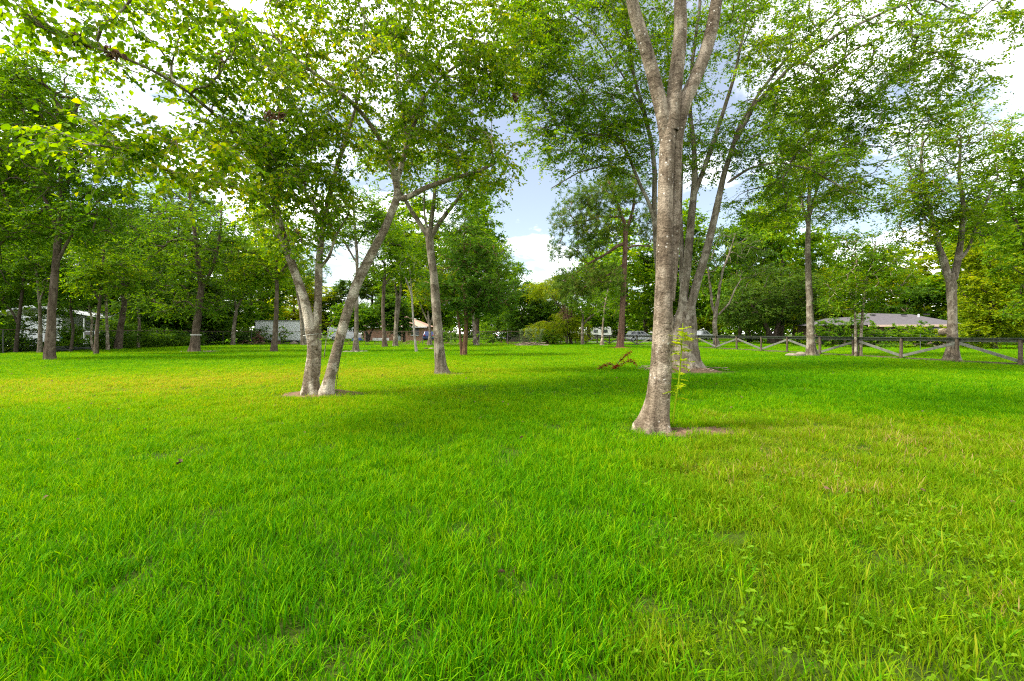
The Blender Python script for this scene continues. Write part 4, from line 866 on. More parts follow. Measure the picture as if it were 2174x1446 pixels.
for a in [
    (1, -60, 60, 300, 33, 'leaf_mid', 'tall full tree rising at the far left above the shed'),
    (0, 60, 380, 300, 52, 'leaf_dark', 'dark tree behind the white shed at the left'),
    (1, 250, 400, 210, 50, 'leaf_dark', 'dark tall tree above the white canopy roof'),
    (3, 390, 375, 240, 52, 'leaf_pale2', 'grey green airy tree above the banded trunk'),
    (0, 330, 480, 200, 47, 'leaf_dark', 'dark bushy tree closing the corner of the left wood'),
    (2, 440, 590, 170, 57, 'leaf_mid', 'low green tree behind the chain fence, left of the box trailer'),
    (3, 520, 500, 170, 66, 'leaf_mid', 'airy green tree standing behind the left end of the box trailer'),
    (0, 625, 570, 150, 82, 'leaf_yellow', 'yellow green tree behind the right end of the box trailer'),
    (2, 700, 625, 120, 88, 'leaf_pale2', 'grey green low tree between the stems of the leaning tree'),
    (3, 560, 400, 150, 72, 'leaf_elm', 'light green tall tree behind the leafy middle of the leaning tree'),
    (0, 790, 560, 150, 90, 'leaf_oak', 'dull green tree behind the stone ringed trunk'),
    (1, 890, 420, 170, 90, 'leaf_elm', 'tall light green tree behind the slim tree'),
    (0, 930, 560, 120, 92, 'leaf_mid', 'green tree right behind the brick house'),
    (1, 1010, 400, 130, 66, 'leaf_elm', 'tall tree with ragged light crown left of the gap of open sky'),
    (0, 1060, 530, 110, 78, 'leaf_mid', 'rounded green tree just left of the open sky gap'),
    (2, 1140, 600, 130, 84, 'leaf_mid', 'blue green tree below the gap of open sky'),
    (3, 1320, 440, 170, 72, 'leaf_elm', 'tall light tree behind the crown of the pine'),
    (1, 1440, 430, 150, 70, 'leaf_mid', 'tall green tree behind the stems of the fanned tree'),
    (2, 1570, 470, 150, 64, 'leaf_mid', 'dark green tree between the fanned tree and the live oak'),
    (0, 1655, 385, 180, 62, 'leaf_elm', 'tall fresh green tree rising above the live oak'),
    (0, 1250, 540, 150, 80, 'leaf_mid', 'green tree behind the pine'),
    (3, 1370, 560, 140, 92, 'leaf_elm', 'light green tree seen behind the stems above the white car'),
    (2, 1440, 620, 120, 96, 'leaf_yellow', 'yellow green tree beyond the pickup truck'),
    (0, 1500, 570, 130, 98, 'leaf_yellow', 'bright yellow green tree between the fanned tree and the forked grey tree'),
    (0, 1590, 520, 170, 86, 'leaf_oak', 'dull green tree behind the live oak'),
    (3, 1690, 500, 190, 78, 'leaf_elm', 'tall light tree right of the live oak'),
    (2, 1760, 570, 170, 66, 'leaf_yellow', 'yellow green tree left of the grey roofed house'),
    (0, 1850, 520, 190, 72, 'leaf_mid', 'green tree behind the twin stemmed tree'),
    (3, 1960, 500, 190, 64, 'leaf_yellow', 'yellow green willowy tree behind the grey roof'),
    (2, 1930, 600, 110, 58, 'leaf_dark', 'dark tree rising right behind the grey roof ridge'),
    (1, 2090, 420, 190, 54, 'leaf_elm', 'tall green tree behind the vine clad tree'),
    (0, 2200, 380, 260, 46, 'leaf_mid', 'broad tree beyond the right edge of the fence'),
    ]: far_tree(*a)

# far belt of wood, low thicket under the left trees, weeds along the chain fence
def leaf_mass(name, label, cat, boxes, n, leafm, leaf, seed, stems=True):
    """boxes: (cx, cy, cz, rx, ry, rz)"""
    r_ = np.random.default_rng(seed)
    tips = sample_blobs([(*b, 1.0) for b in boxes], n, 0.2, r_); tips[:, 2] = np.maximum(tips[:, 2], 0.05)
    td = unit(r_.normal(size=tips.shape) + np.array([0, 0, .6]))
    (V, F), tw = leaves(tips, td, seed=seed, **leaf)
    o = link(name, np_mesh(name, V, F, M[leafm])); tag(o, label, cat, kind='stuff')
    return o
r_ = np.random.default_rng(77)
bx = [(x, 130 + r_.uniform(-8, 8), 4.0 + r_.uniform(-1, 1.5), 6, 4, 4.5 + r_.uniform(-1, 2)) for x in np.arange(-190, 190, 6.0)]
leaf_mass('distant_wood', 'far belt of trees closing the view all along the horizon', 'wood', bx, 3600, 'leaf_mid', dict(nt_=6, nl=9, tw=2.0, ln=0.8, wd=0.5), 301)
bx = [(-34.5 + r_.uniform(-1.2, .8), y, .35 if y < 38 else r_.uniform(.4, 1.2), 1.2, 1.3, r_.uniform(.35, .65) if y < 38 else r_.uniform(.5, 1.4)) for y in np.arange(24, 50, 0.9)]
bx += [(-34 + r_.uniform(-2.5, 1), y, r_.uniform(1.2, 3.8), r_.uniform(.4, .9), .6, r_.uniform(.3, .7)) for y in r_.uniform(25, 46, 60)]
bx += [(-31.7 + r_.uniform(-.5, .3), y, r_.uniform(.4, .9), .7, .8, r_.uniform(.5, 1.2)) for y in np.arange(35.5, 47, 0.55)]
leaf_mass('undergrowth', 'dark tangled undergrowth below the trees of the left wood', 'undergrowth', bx, 2000, 'leaf_dark', dict(nt_=5, nl=9, tw=0.5, ln=0.13, wd=0.08), 302)
bx = [(-38 + r_.uniform(-2, 2), y, r_.uniform(1, 3), 2, 2, r_.uniform(.9, 2)) for y in np.arange(45, 56, 1.0)] + [(x, 54 + r_.uniform(-1, 1.5), r_.uniform(.6, 2.2), 1.6, 1.2, r_.uniform(.7, 1.8)) for x in np.arange(-36, -29.5, 1.2)]
leaf_mass('thicket', 'dark thicket of bushes behind the chain fence corner at the left', 'thicket', bx, 800, 'leaf_dark', dict(nt_=6, nl=9, tw=0.8, ln=0.2, wd=0.11), 303)
bx = [(x, 50.6 + r_.uniform(-.3, .3), 0.15, .5, .25, r_.uniform(.12, .4)) for x in np.arange(-30, 6, 0.8)]
leaf_mass('fence_weeds', 'low brown and green weeds along the foot of the chain fence', 'weeds', bx, 160, 'leaf_dead', dict(nt_=5, nl=6, tw=0.35, ln=0.14, wd=0.05), 304)

# shrubs in front of the right hand house and other bushes
def shrub(name, label, px, py_top, wpx, Y, n, leafm, seed, hmin=0.0):
    x = (px - 1087) * Y / FPX; h = CAMH + (HOR - py_top) * Y / FPX; w = wpx * Y / FPX / 2
    st = [(np.array([[0, 0, 0], [random.uniform(-.2, .2) * w, 0, h * .4], [random.uniform(-.6, .6) * w, random.uniform(-.3, .3) * w, h * .8]]) + np.array([x, Y, 0]), np.array([.03, .02, .01])) for _ in range(4)]
    root = make_tree(name, label, 'shrub', (x, Y), [], st, [(x, Y, h * .55, w * .95, w * .6, h * .5, 1.0), (x - w * .3, Y - .2, h * .4, w * .6, w * .5, h * .4, .8), (x + w * .35, Y - .2, h * .38, w * .6, w * .5, h * .38, .8)], n, 'bark_brown', leafm,
        dict(nt_=5, nl=9, tw=0.32, ln=0.15, wd=0.09), seed=seed, twigs=False, start=0.1, r_tip=0.008, sides=14)[0]
    return root
for i, a in enumerate([
    (1850, 690, 70, 42.5, 90, 'leaf_mid', 'rounded bush below the left end of the grey roof'),
    (1900, 688, 60, 42.0, 90, 'leaf_elm', 'bright leafy bush right of the tan brick wall'),
    (1960, 684, 80, 42.5, 110, 'leaf_mid', 'wide bush in the middle of the long brick wall'),
    (2010, 690, 60, 41.5, 80, 'leaf_yellow', 'yellowish bush beside the forked trunk, before the house'),
    (2060, 660, 80, 40.0, 120, 'leaf_mid', 'tall bush right of the forked trunk beyond the fence'),
    (1900, 728, 90, 40.0, 60, 'leaf_mid', 'low spreading bush behind the fence braces before the house'),
    (1700, 706, 50, 47.0, 60, 'leaf_elm', 'light bush between the live oak and the tall trunk'),
    (1765, 674, 80, 42.0, 110, 'leaf_mid', 'tall dark bush hiding the left porch of the grey roofed house'),
    (1822, 668, 70, 41.5, 100, 'leaf_mid', 'tall bush behind the twin stemmed tree, before the grey roof'),
    (1935, 690, 70, 41.0, 80, 'leaf_elm', 'light green bush left of the forked trunk before the long wall'),
    (445, 690, 90, 57.0, 90, 'leaf_dark', 'dark bush behind the chain fence between the banded trunk and the forked young tree'),
    (518, 698, 50, 56.0, 50, 'leaf_mid', 'green bush behind the chain fence just left of the box trailer'),
    (950, 688, 70, 58.0, 80, 'leaf_mid', 'bush behind the chain fence between the slim tree and the cedar'),
    (1045, 684, 70, 57.0, 90, 'leaf_elm', 'light green bush at the chain fence right of the cedar'),
    (1165, 700, 60, 51.0, 60, 'leaf_mid', 'low bush right of the brush pile'),
    (22, 690, 60, 31.0, 60, 'leaf_mid', 'leafy bush in front of the left end of the white shed'),
    (150, 690, 50, 32.5, 55, 'leaf_mid', 'leafy bush below the canopy roof of the white shed'),
    (1590, 706, 60, 66.0, 70, 'leaf_oak', 'low bush under the left side of the live oak'),
    (1360, 690, 70, 96.0, 70, 'leaf_elm', 'bright bush behind the white car'),
    (560, 690, 26, 52.0, 0, 'leaf_mid', ''),
    ]):
    if a[4]: shrub('shrub', a[6], a[0], a[1], a[2], a[3], a[4], a[5], 330 + i)
shrub('shrub', 'small bush growing against the side of the box trailer', 603, 690, 34, 53.2, 26, 'leaf_mid', 350)
shrub('shrub', 'scrawny bush at the left corner of the box trailer', 552, 706, 24, 52.5, 16, 'leaf_dead', 351)
# ------------------------------------------------------------------ wooden fence on the right
def fence_line(pts, root, first_up, spacing):
    """posts, cap boards, rails, braces along a ground line"""
    out = []
    for (a, b) in zip(pts[:-1], pts[1:]):
        pass
    return out
fence = empty('wooden_fence', (16.4, 39.0, 0)); tag(fence, 'weathered wooden fence with a dark cap rail and slanting braces along the right side', 'fence')
FO = Vector((16.4, 39.0, 0))
seg_pts = []
# measured feet of the posts, right to left
pp = [(2330, 790), (2166, 779), (2032, 771), (1913, 764.5), (1820, 759.5), (1741, 755.5), (1671, 752.0), (1616, 749.2), (1564, 746.6), (1520, 744.2), (1481, 742.3)]
A0 = np.array([20.0, 16.0]); A1 = np.array([16.35, 40.2]); dv = A1 - A0
def on_line(px):
    k = (px - 1087) / FPX     # x = k y
    t = (k * A0[1] - A0[0]) / (dv[0] - k * dv[1]); return A0 + dv * t
posts = [on_line(p[0]) for p in pp]
posts.append(A1 + np.array([-0.1, 1.6]))
C1 = posts[-1]; C2 = np.array([7.2, 61.0]); nseg = 9
for i in range(1, nseg + 1): posts.append(C1 + (C2 - C1) * i / nseg)
TOPZ = 1.10
r_ = random.Random(9)
for i, p in enumerate(posts):
    m = MB(); h = TOPZ - 0.045 + r_.uniform(-.01, .01); w = 0.065 + r_.uniform(-.006, .008)
    lean = Vector((r_.uniform(-.012, .012), r_.uniform(-.012, .012), 0))
    m.bar(Vector((p[0], p[1], -0.15)) - FO, Vector((p[0], p[1], h)) + lean - FO, 2 * w, 2 * w, (0, 1, 0)) if False else m.tube(Vector((p[0], p[1], -0.15)) - FO, Vector((p[0], p[1], h)) + lean - FO, w * 1.12, w, 8)
    m.build('post', M['fence_wood'], fence, smooth=False)
up = False
for i in range(len(posts) - 1):
    a, b = Vector((*posts[i], 0)) - FO, Vector((*posts[i + 1], 0)) - FO
    d = (b - a).normalized(); s = Vector((-d.y, d.x, 0)); s = s if s.dot(a + FO) > 0 else -s      # on the far side of the posts
    g = d * 0.004
    z = lambda q, h: Vector((q.x, q.y, h))
    j = r_.uniform(-.008, .008)
    MB().bar(z(a + g, TOPZ - .02 + j), z(b - g, TOPZ - .02 + r_.uniform(-.012, .006)), 0.15, 0.038).build('cap_rail', M['fence_cap'], fence, 0.004)
    f = s * 0.092
    MB().bar(z(a + g + f, TOPZ - .115 + j), z(b - g + f, TOPZ - .115), 0.034, 0.135).build('rail', M['fence_grey'], fence, 0.004)
    MB().bar(z(a + g + f, 0.07), z(b - g + f, 0.07 + r_.uniform(-.015, .015)), 0.034, 0.10).build('bottom_rail', M['fence_wood'], fence, 0.004)
    lo, hi = 0.2, TOPZ - 0.24
    # braces meet high and low at alternate posts
    za, zb = ((hi, lo) if i % 2 == 0 else (lo, hi))
    if i >= 11: za, zb = ((lo, hi) if i % 2 == 0 else (hi, lo))
    MB().bar(z(a + d * .07 + s * 0.02, za), z(b - d * .07 + s * 0.02, zb), 0.036, 0.125).build('brace', M['fence_grey'], fence, 0.004)
# stub of a second post beside the fifth one
p = on_line(1812); MB().tube(Vector((p[0], p[1], -.1)) - FO, Vector((p[0] - .02, p[1], .93)) - FO, .075, .07, 8).build('post', M['fence_wood'], fence)

# ------------------------------------------------------------------ chain fence at the back left
cf = empty('chain_fence', (-32.4, 51.0, 0)); tag(cf, 'rusty chain link fence along the back of the lawn and the left wood', 'fence')
CO = Vector((-32.4, 51.0, 0)); HT = 1.52
line = [Vector((-32.6, 26, 0)), Vector((-32.4, 51, 0)), Vector((-0.5, 51.4, 0)), Vector((7.0, 58.5, 0))]
wires = []
for a, b in zip(line[:-1], line[1:]):
    Ls = (b - a).length; n = max(1, round(Ls / 3.05)); d = (b - a) / n; u = d.normalized()
    for i in range(n + (1 if b == line[-1] else 0)):
        q = a + d * i - CO; MB().tube(q + Vector((0, 0, -.1)), q + Vector((0, 0, HT + .03)), .032, .032, 7).build('post', M['galv'], cf)
        if i < n: MB().tube(q + Vector((0, 0, HT)), q + d + Vector((0, 0, HT)), .024, .024, 6).build('top_rail', M['rust'], cf)
    k = 0.0; st = 0.24
    while k < Ls - HT:
        s0 = a - CO + u * k
        wires.append((np.array([s0, s0 + u * HT / 2 + Vector((0, 0, HT / 2)), s0 + u * HT + Vector((0, 0, HT))]), np.full(3, .0024), 3))
        wires.append((np.array([s0 + Vector((0, 0, HT)), s0 + u * HT / 2 + Vector((0, 0, HT / 2)), s0 + u * HT]), np.full(3, .0024), 3))
        k += st
V, F = tubes(wires); o = link('chain_mesh', np_mesh('chain_mesh', V, F, M['galv']), cf); o['kind'] = 'stuff'
tag(sheet('dirt_strip', -31, 49.9, 4, 53.2, 0.012, M['litter'], 40, 3), kind='structure')

# ------------------------------------------------------------------ white box trailer behind the chain fence
Yt = 55.0
x0, x1 = P(541, 0, Yt)[0], P(654, 0, Yt)[0]; z0, z1 = 0.38, CAMH + (HOR - 680) * Yt / FPX
tr = empty('box_trailer', ((x0 + x1) / 2, Yt + 1.2, 0)); tag(tr, 'white box trailer with stained sides parked behind the chain fence', 'trailer')
hw = (x1 - x0) / 2
MB().box((-hw, -1.2, z0), (hw, 1.2, z1 - .06)).build('body', M['trailer_white'], tr, 0.03)
np_ = 7
for i in range(np_):
    a = -hw + .06 + i * (2 * hw - .12) / np_; b = a + (2 * hw - .12) / np_ - .012
    MB().box((a, -1.212, z0 + .13), (b, -1.201, z1 - .16)).build('side_panel', M['trailer_white'], tr)
MB().box((-hw - .02, -1.23, z1 - .14), (hw + .02, 1.23, z1)).build('top_rail', M['trailer_rail'], tr)
MB().box((-hw - .02, -1.225, z0 - .02), (hw + .02, -1.203, z0 + .12)).build('bottom_rail', M['trailer_rail'], tr)
MB().box((-hw - .025, -1.24, z0), (-hw + .07, -1.206, z1)).build('corner_post', M['dark'], tr)
MB().box((-hw + .1, -.45, z0 - .2), (hw - .1, .45, z0 - .02)).build('frame', M['dark'], tr)
def wheel(parent, x, y, r, w, mt='tyre', rim='rim'):
    m = MB(); m.tube((x, y - w / 2, r), (x, y + w / 2, r), r, r, 20); o = m.build('wheel', M[mt], parent, 0.02)
    m = MB(); m.tube((x, y - w / 2 - .012, r), (x, y + w / 2 + .012, r), r * .62, r * .62, 16); m.build('rim', M[rim], o)
for s in (-1.05, 1.05):
    for xx in (1.4, 2.3): wheel(tr, xx, s, .33, .2)
MB().box((-hw + .5, -.1, 0), (-hw + .6, .0, z0 - .2)).build('jack', M['dark'], tr)
# rubble below it
for i, (px, py, s, lab) in enumerate([(588, 726, .35, 'pale slab of rubble under the left half of the box trailer'), (600, 727, .25, 'small pale lump of rubble below the box trailer'), (622, 726, .4, 'grey lump of rubble under the right half of the box trailer'), (655, 722, .55, 'big grey heap of rubble at the right end of the box trailer')]):
    q = G(px, py + 8) ; c = P(px, py, 53.0)
    m = bpy.data.meshes.new('rubble'); import bmesh
    bm = bmesh.new(); bmesh.ops.create_icosphere(bm, subdivisions=2, radius=s)
    for v in bm.verts: v.co *= 1 + .22 * math.sin(v.co.x * 9 / s + i) * math.cos(v.co.y * 7 / s); v.co.z *= .55
    bm.to_mesh(m); bm.free(); m.materials.append(M['stone'])
    o = link('rubble', m); o.location = (c[0], 53.2, s * .25); o.rotation_euler = (0, 0, i); tag(o, lab, 'rubble', 'rubble by the box trailer')

# ------------------------------------------------------------------ white shed with a canopy on the far left
Ys = 46.0
xs0, xs1 = P(38, 0, Ys)[0], P(132, 0, Ys)[0]
sh = empty('shed', ((xs0 + xs1) / 2, Ys + 3, 0)); tag(sh, 'white metal shed with a pale sloping canopy behind the left wood', 'shed')
hw = (xs1 - xs0) / 2; zt = CAMH + (HOR - 668) * Ys / FPX
MB().box((-hw, -3, 0), (hw, 3, zt)).build('wall', M['white_metal'], sh)
for i in range(14):
    a = -hw + .08 + i * (2 * hw - .16) / 14
    MB().box((a, -3.03, .05), (a + .10, -3.003, zt - .05)).build('rib', M['white_metal'], sh)
MB().box((-hw - .06, -3.05, 0), (-hw + .06, -2.9, zt)).build('corner_post', M['rust'], sh)
zr = CAMH + (HOR - 648) * Ys / FPX
xe = P(300, 0, Ys)[0] - (xs0 + xs1) / 2; ze = CAMH + (HOR - 686) * Ys / FPX
MB().prism([(-hw - 2.5, zt + .1), (-hw + 1.5, zr), (hw, zr - .3), (xe, ze), (xe, ze - .14), (hw, zr - .55), (-hw + 1.5, zr - .2), (-hw - 2.5, zt - .05)], -3.4, 3.2).build('roof', M['roof_white'], sh)
for i in range(3):
    xx = hw + (xe - hw) * (i + .9) / 3.1; MB().box((xx, -3.2, 0), (xx + .1, -3.1, ze + .5 * (2 - i) / 2)).build('canopy_post', M['white_metal'], sh)
MB().box((hw + 1.2, -2.0, 0), (hw + 3.4, 2, 1.55)).build('cabinet', M['trailer_white'], sh, .03)
MB().box((hw + 1.35, -2.03, .75), (hw + 2.2, -2.003, 1.45)).build('window', M['glass'], sh)
o = empty('storage_bin', (P(142, 0, 42)[0], 42.0, 0)); tag(o, 'teal plastic bin glimpsed through the left wood, below the canopy', 'bin')
MB().box((-.3, -.3, .08), (.3, .3, 1.0)).build('body', M['teal'], o, .04); MB().box((-.34, -.35, 1.003), (.34, .33, 1.09)).build('lid', M['teal'], o, .03)
for s in (-.25, .2): MB().tube((s, .28, .1), (s + .06, .28, .1), .1, .1, 12).build('wheel', M['tyre'], o)

# ------------------------------------------------------------------ brick house with the tan hip roof
Yh = 76.0
def hx(px): return (px - 1087) * Yh / FPX
def hz(py): return CAMH + (HOR - py) * Yh / FPX
house = empty('brick_house', (hx(846), Yh + 4.5, 0)); tag(house, 'orange brick house with a tan hip roof behind the twin trunk', 'house')
ox = hx(846)
xl, xr = hx(772) - ox, hx(901) - ox; ze = 2.45
MB().box((xl, -4.5, 0), (xr, 4.5, ze)).build('wall', M['brick_orange'], house)
# hip roof with eaves
e = .55; pk = 4.35
rx0, rx1 = xl + 4.3, xr - 4.0
vs = [(xl - e, -4.5 - e, ze), (xr + e, -4.5 - e, ze), (xr + e, 4.5 + e, ze), (xl - e, 4.5 + e, ze), (rx0, 0, pk), (rx1, 0, pk)]
MB().add(vs, [(0, 1, 5, 4), (1, 2, 5), (2, 3, 4, 5), (3, 0, 4), (3, 2, 1, 0)]).build('roof', M['roof_tan'], house)
MB().box((xl - e, -4.5 - e - .04, ze - .18), (xr + e, -4.5 - e - .003, ze + .02)).build('fascia', M['paint_white'], house)
xw = hx(880) - ox
w = MB().box((xw - .55, -4.56, .95), (xw + .75, -4.503, 2.1)).build('window', M['glass'], house)
MB().box((xw - .62, -4.60, .88), (xw + .82, -4.503, .95)).build('sill', M['paint_white'], w); MB().box((xw + .06, -4.59, .95), (xw + .12, -4.562, 2.1)).build('frame', M['paint_white'], w)
xd = hx(847) - ox; d_ = MB().box((xd - .33, -4.57, 0.05), (xd + .35, -4.503, 1.5)).build('door', M['paint_silver'], house)
MB().box((xd - .4, -4.55, 0.03), (xd - .34, -4.503, 1.56)).build('frame', M['paint_white'], d_)
pf = empty('picket_panel', (hx(814), Yh - 1.5, 0)); tag(pf, 'low white slatted panel standing in front of the brick house', 'fence panel')
wpf = hx(831) - hx(797)
for i in range(13): MB().box((-wpf / 2 + i * wpf / 13, -.015, .1), (-wpf / 2 + i * wpf / 13 + .15, .015, .55)).build('slat', M['paint_white'], pf)
for z in (.18, .42): MB().box((-wpf / 2, .017, z), (wpf / 2, .05, z + .07)).build('rail', M['paint_white'], pf)
for x in (-wpf / 2, 0, wpf / 2 - .07): MB().box((x, .052, 0), (x + .07, .12, .5)).build('leg', M['paint_white'], pf)

# ------------------------------------------------------------------ long grey roofed house on the right
Yr = 46.0
def gx(px): return (px - 1087) * Yr / FPX
rh = empty('ranch_house', (gx(1918), Yr + 4, 0), R(-20)); rh.scale = (.86, 1, 1); tag(rh, 'long low brick house with a dark grey shingle roof beyond the wooden fence', 'house')
ox = gx(1900); ze = 2.15; pk = 3.45
xl, xm, xr = gx(1745) - ox, gx(1866) - ox, gx(2040) - ox
MB().box((xm, -4, 0), (xr, 4, ze)).build('wall', M['brick_tan'], rh)
MB().box((xl + .2, -1.6, 0), (xm - .003, 4, ze)).build('wall', M['brick_tan'], rh)
e = .5
vs = [(xm - e, -4 - e, ze), (xr + e, -4 - e, ze), (xr + e, 4 + e, ze), (xm - e, 4 + e, ze), (xm + .3, 0, pk + .1), (xr - 2.6, 0, pk - .12)]
MB().add(vs, [(0, 1, 5, 4), (1, 2, 5), (2, 3, 4, 5), (3, 0, 4), (3, 2, 1, 0)]).build('roof', M['roof_grey'], rh)
MB().box((xm - e, -4 - e - .05, ze - .2), (xr + e, -4 - e - .003, ze + .015)).build('fascia', M['fascia'], rh)
vs = [(xl - e, -3.4 - e, ze), (xm - e - .01, -3.4 - e, ze), (xm + 1.5, 4 + e, ze + .02), (xl - e, 4 + e, ze + .02), (xl + 2.4, 0, pk - .45), (xm + .5, 0, pk - .3)]
MB().add(vs, [(0, 1, 5, 4), (1, 2, 5), (2, 3, 4, 5), (3, 0, 4), (3, 2, 1, 0)]).build('roof', M['roof_grey'], rh)
for x in np.linspace(xl + .1, xm - 1.0, 4): MB().box((x, -3.5, 0), (x + .14, -3.36, ze - .02)).build('porch_post', M['fence_wood'], rh)
for x in (xl + 1.2, xl + 3.3): MB().box((x, -1.66, .1), (x + 1.1, -1.603, 2.0)).build('door', M['dark'], rh)
for px in (1785, 1832): pass
for px in (1905, 1990):
    x = gx(px) - ox; w = MB().box((x - .6, -4.06, .85), (x + .6, -4.003, 1.85)).build('window', M['glass'], rh)
    MB().box((x - .66, -4.09, .79), (x + .66, -4.003, .85)).build('sill', M['fascia'], w); MB().box((x - .025, -4.085, .85), (x + .025, -4.062, 1.85)).build('frame', M['paint_white'], w)
def on_roof(px, f):   # point on the front slope
    return gx(px) - ox, -4.5 * (1 - f), ze + (pk - ze) * f
for px, mt in ((1894, 'dark'), (1961, 'dark'), (2008, 'dark')):
    x, y, z = on_roof(px, .82); MB().box((x - .25, y - .2, z), (x + .25, y + .1, z + .12)).build('roof_vent', M[mt], rh)
x, y, z = on_roof(1988, .72); MB().tube((x, y, z - .1), (x, y, z + .22), .09, .09, 10).build('vent_pipe', M['paint_white'], rh)

# slim metal post and two wires of the yard fence in front of that house
wf = empty('wire_fence', (gx(1740), 36.5, 0)); tag(wf, 'thin wire fence on metal posts crossing the neighbour lawn', 'fence')
for px in (1640, 1784, 1940, 2090):
    x = (px - 1740) * 36.5 / FPX; MB().tube((x, 0, -.1), (x, 0, 1.25), .028, .028, 7).build('post', M['galv'], wf)
for z in (.45, .8, 1.2): MB().tube(((1640 - 1740) * 36.5 / FPX, 0, z), ((2090 - 1740) * 36.5 / FPX, 0, z), .005, .005, 4).build('wire', M['galv'], wf)

# ------------------------------------------------------------------ vehicles
def vehicle(name, label, cat, px, Y, rz, paint, prof, cabin, W=1.8, wheels=(.9, 3.7), wr=.35, lights=True, group=None):
    """prof: side outline of the body (x forward, z up), cabin: outline of the glasshouse"""
    root = empty(name, ((px - 1087) * Y / FPX, Y, 0), rz); tag(root, label, cat, group)
    cx = (min(p[0] for p in prof) + max(p[0] for p in prof)) / 2
    sh_ = lambda q: [(x - cx, z) for x, z in q]
    MB().prism(sh_(prof), -W / 2, W / 2).build('body', M[paint], root, .06)
    if cabin:
        n = len(cabin); m = MB(); cc = sh_(cabin)
        zmin = min(z for _, z in cc); zmax = max(z for _, z in cc)
        vs = []
        for s in (-1, 1):
            for x, z in cc: vs.append((x, s * (W / 2 - .03 - .20 * (z - zmin) / (zmax - zmin)), z))
        m.add(vs, [(i, (i + 1) % n, n + (i + 1) % n, n + i) for i in range(n)] + [tuple(range(n - 1, -1, -1)), tuple(range(n, 2 * n))])
        cab = m.build('cabin', M[paint], root, .05)
        xa, xb = min(x for x, _ in cc), max(x for x, _ in cc)
        # side windows
        top = [x for x, z in cc if z > zmax - .02]; ta, tb = min(top), max(top)
        nw = 3 if (tb - ta) > 1.6 else 2
        for s in (-1, 1):
            for k in range(nw):
                f0, f1 = (k + .06) / nw, (k + .94) / nw
                zb, zt_ = zmin + .08, zmax - .1
                def side(x0_, x1_, z): return W / 2 - .03 - .20 * (z - zmin) / (zmax - zmin) + .008
                la, lb = xa + .16 + (ta - xa) * .12, xb - .22
                qa, qb = ta + .06, tb - .04
                b0, b1 = la + (lb - la) * f0, la + (lb - la) * f1; t0, t1 = qa + (qb - qa) * f0, qa + (qb - qa) * f1
                vs = [(b0, s * side(0, 0, zb), zb), (b1, s * side(0, 0, zb), zb), (t1, s * side(0, 0, zt_), zt_), (t0, s * side(0, 0, zt_), zt_)]
                vs += [(x, y - s * .012, z) for x, y, z in vs]
                MB().add(vs, [(0, 1, 2, 3), (7, 6, 5, 4), (0, 4, 5, 1), (1, 5, 6, 2), (2, 6, 7, 3), (3, 7, 4, 0)]).build('window', M['glass'], cab)
        for end in (0, 1):      # windscreen and rear window: quads just proud of the sloping ends
            xbase, xtop = (xa, ta) if end == 0 else (xb, tb); sg = -1 if end == 0 else 1
            vs = []
            for off_ in (.02, .035):
                for f, y in ((.12, -1), (.12, 1), (.88, 1), (.88, -1)):
                    vs.append((xbase + (xtop - xbase) * f + sg * off_, y * (W / 2 - .14 - .18 * f), zmin + (zmax - zmin) * f))
            MB().add(vs, [(0, 1, 2, 3), (7, 6, 5, 4), (0, 4, 5, 1), (1, 5, 6, 2), (2, 6, 7, 3), (3, 7, 4, 0)]).build('windscreen' if end else 'rear_window', M['glass'], cab)
    for x in wheels:
        for s in (-1, 1): wheel(root, x - cx, s * (W / 2 - .09), wr, .22)
    if lights:
        x0_, x1_ = min(p[0] for p in prof) - cx, max(p[0] for p in prof) - cx
        zl = .85
        for s in (-1, 1):
            MB().box((x0_ - .02, s * (W / 2 - .2) - .12, zl), (x0_ + .03, s * (W / 2 - .2) + .12, zl + .22)).build('taillight', M['tail_red'], root)
            MB().box((x1_ - .04, s * (W / 2 - .25) - .16, zl - .12), (x1_ + .02, s * (W / 2 - .25) + .16, zl + .05)).build('headlight', M['paint_white'], root)
    return root
suv_p = [(0, .42), (.02, .95), (.12, 1.05), (3.55, 1.05), (4.55, .93), (4.72, .75), (4.74, .40), (4.3, .28), (.3, .28)]
suv_c = [(.08, 1.02), (.42, 1.62), (.8, 1.68), (2.5, 1.68), (3.55, 1.03)]
vehicle('parked_car', 'white estate car parked beyond the fence between the pine and the big trunk', 'car', 1361, 74, R(0), 'paint_white', suv_p, suv_c)
pk_p = [(0, .5), (0, 1.08), (2.0, 1.08), (4.2, 1.08), (5.3, .98), (5.4, .5), (5.0, .4), (.3, .4)]
pk_c = [(2.0, 1.05), (2.12, 1.75), (2.5, 1.8), (3.3, 1.8), (4.1, 1.05)]
vehicle('pickup_truck', 'silver pickup truck parked right of the fanned tree', 'truck', 1490, 84, R(8), 'paint_silver', pk_p, pk_c, 1.9, (1.0, 4.4), .38)
vehicle('parked_car', 'dark red low car behind the silver pickup truck', 'car', 1478, 94, R(-5), 'paint_maroon', suv_p, suv_c)
vehicle('parked_car', 'blue grey car seen from behind, left of the brush pile', 'car', 1074, 76, R(70), 'paint_silver', suv_p, suv_c)
vehicle('parked_car', 'dark blue car at the right corner of the tan roofed house', 'car', 913, 77, R(95), 'paint_blue', suv_p, suv_c)
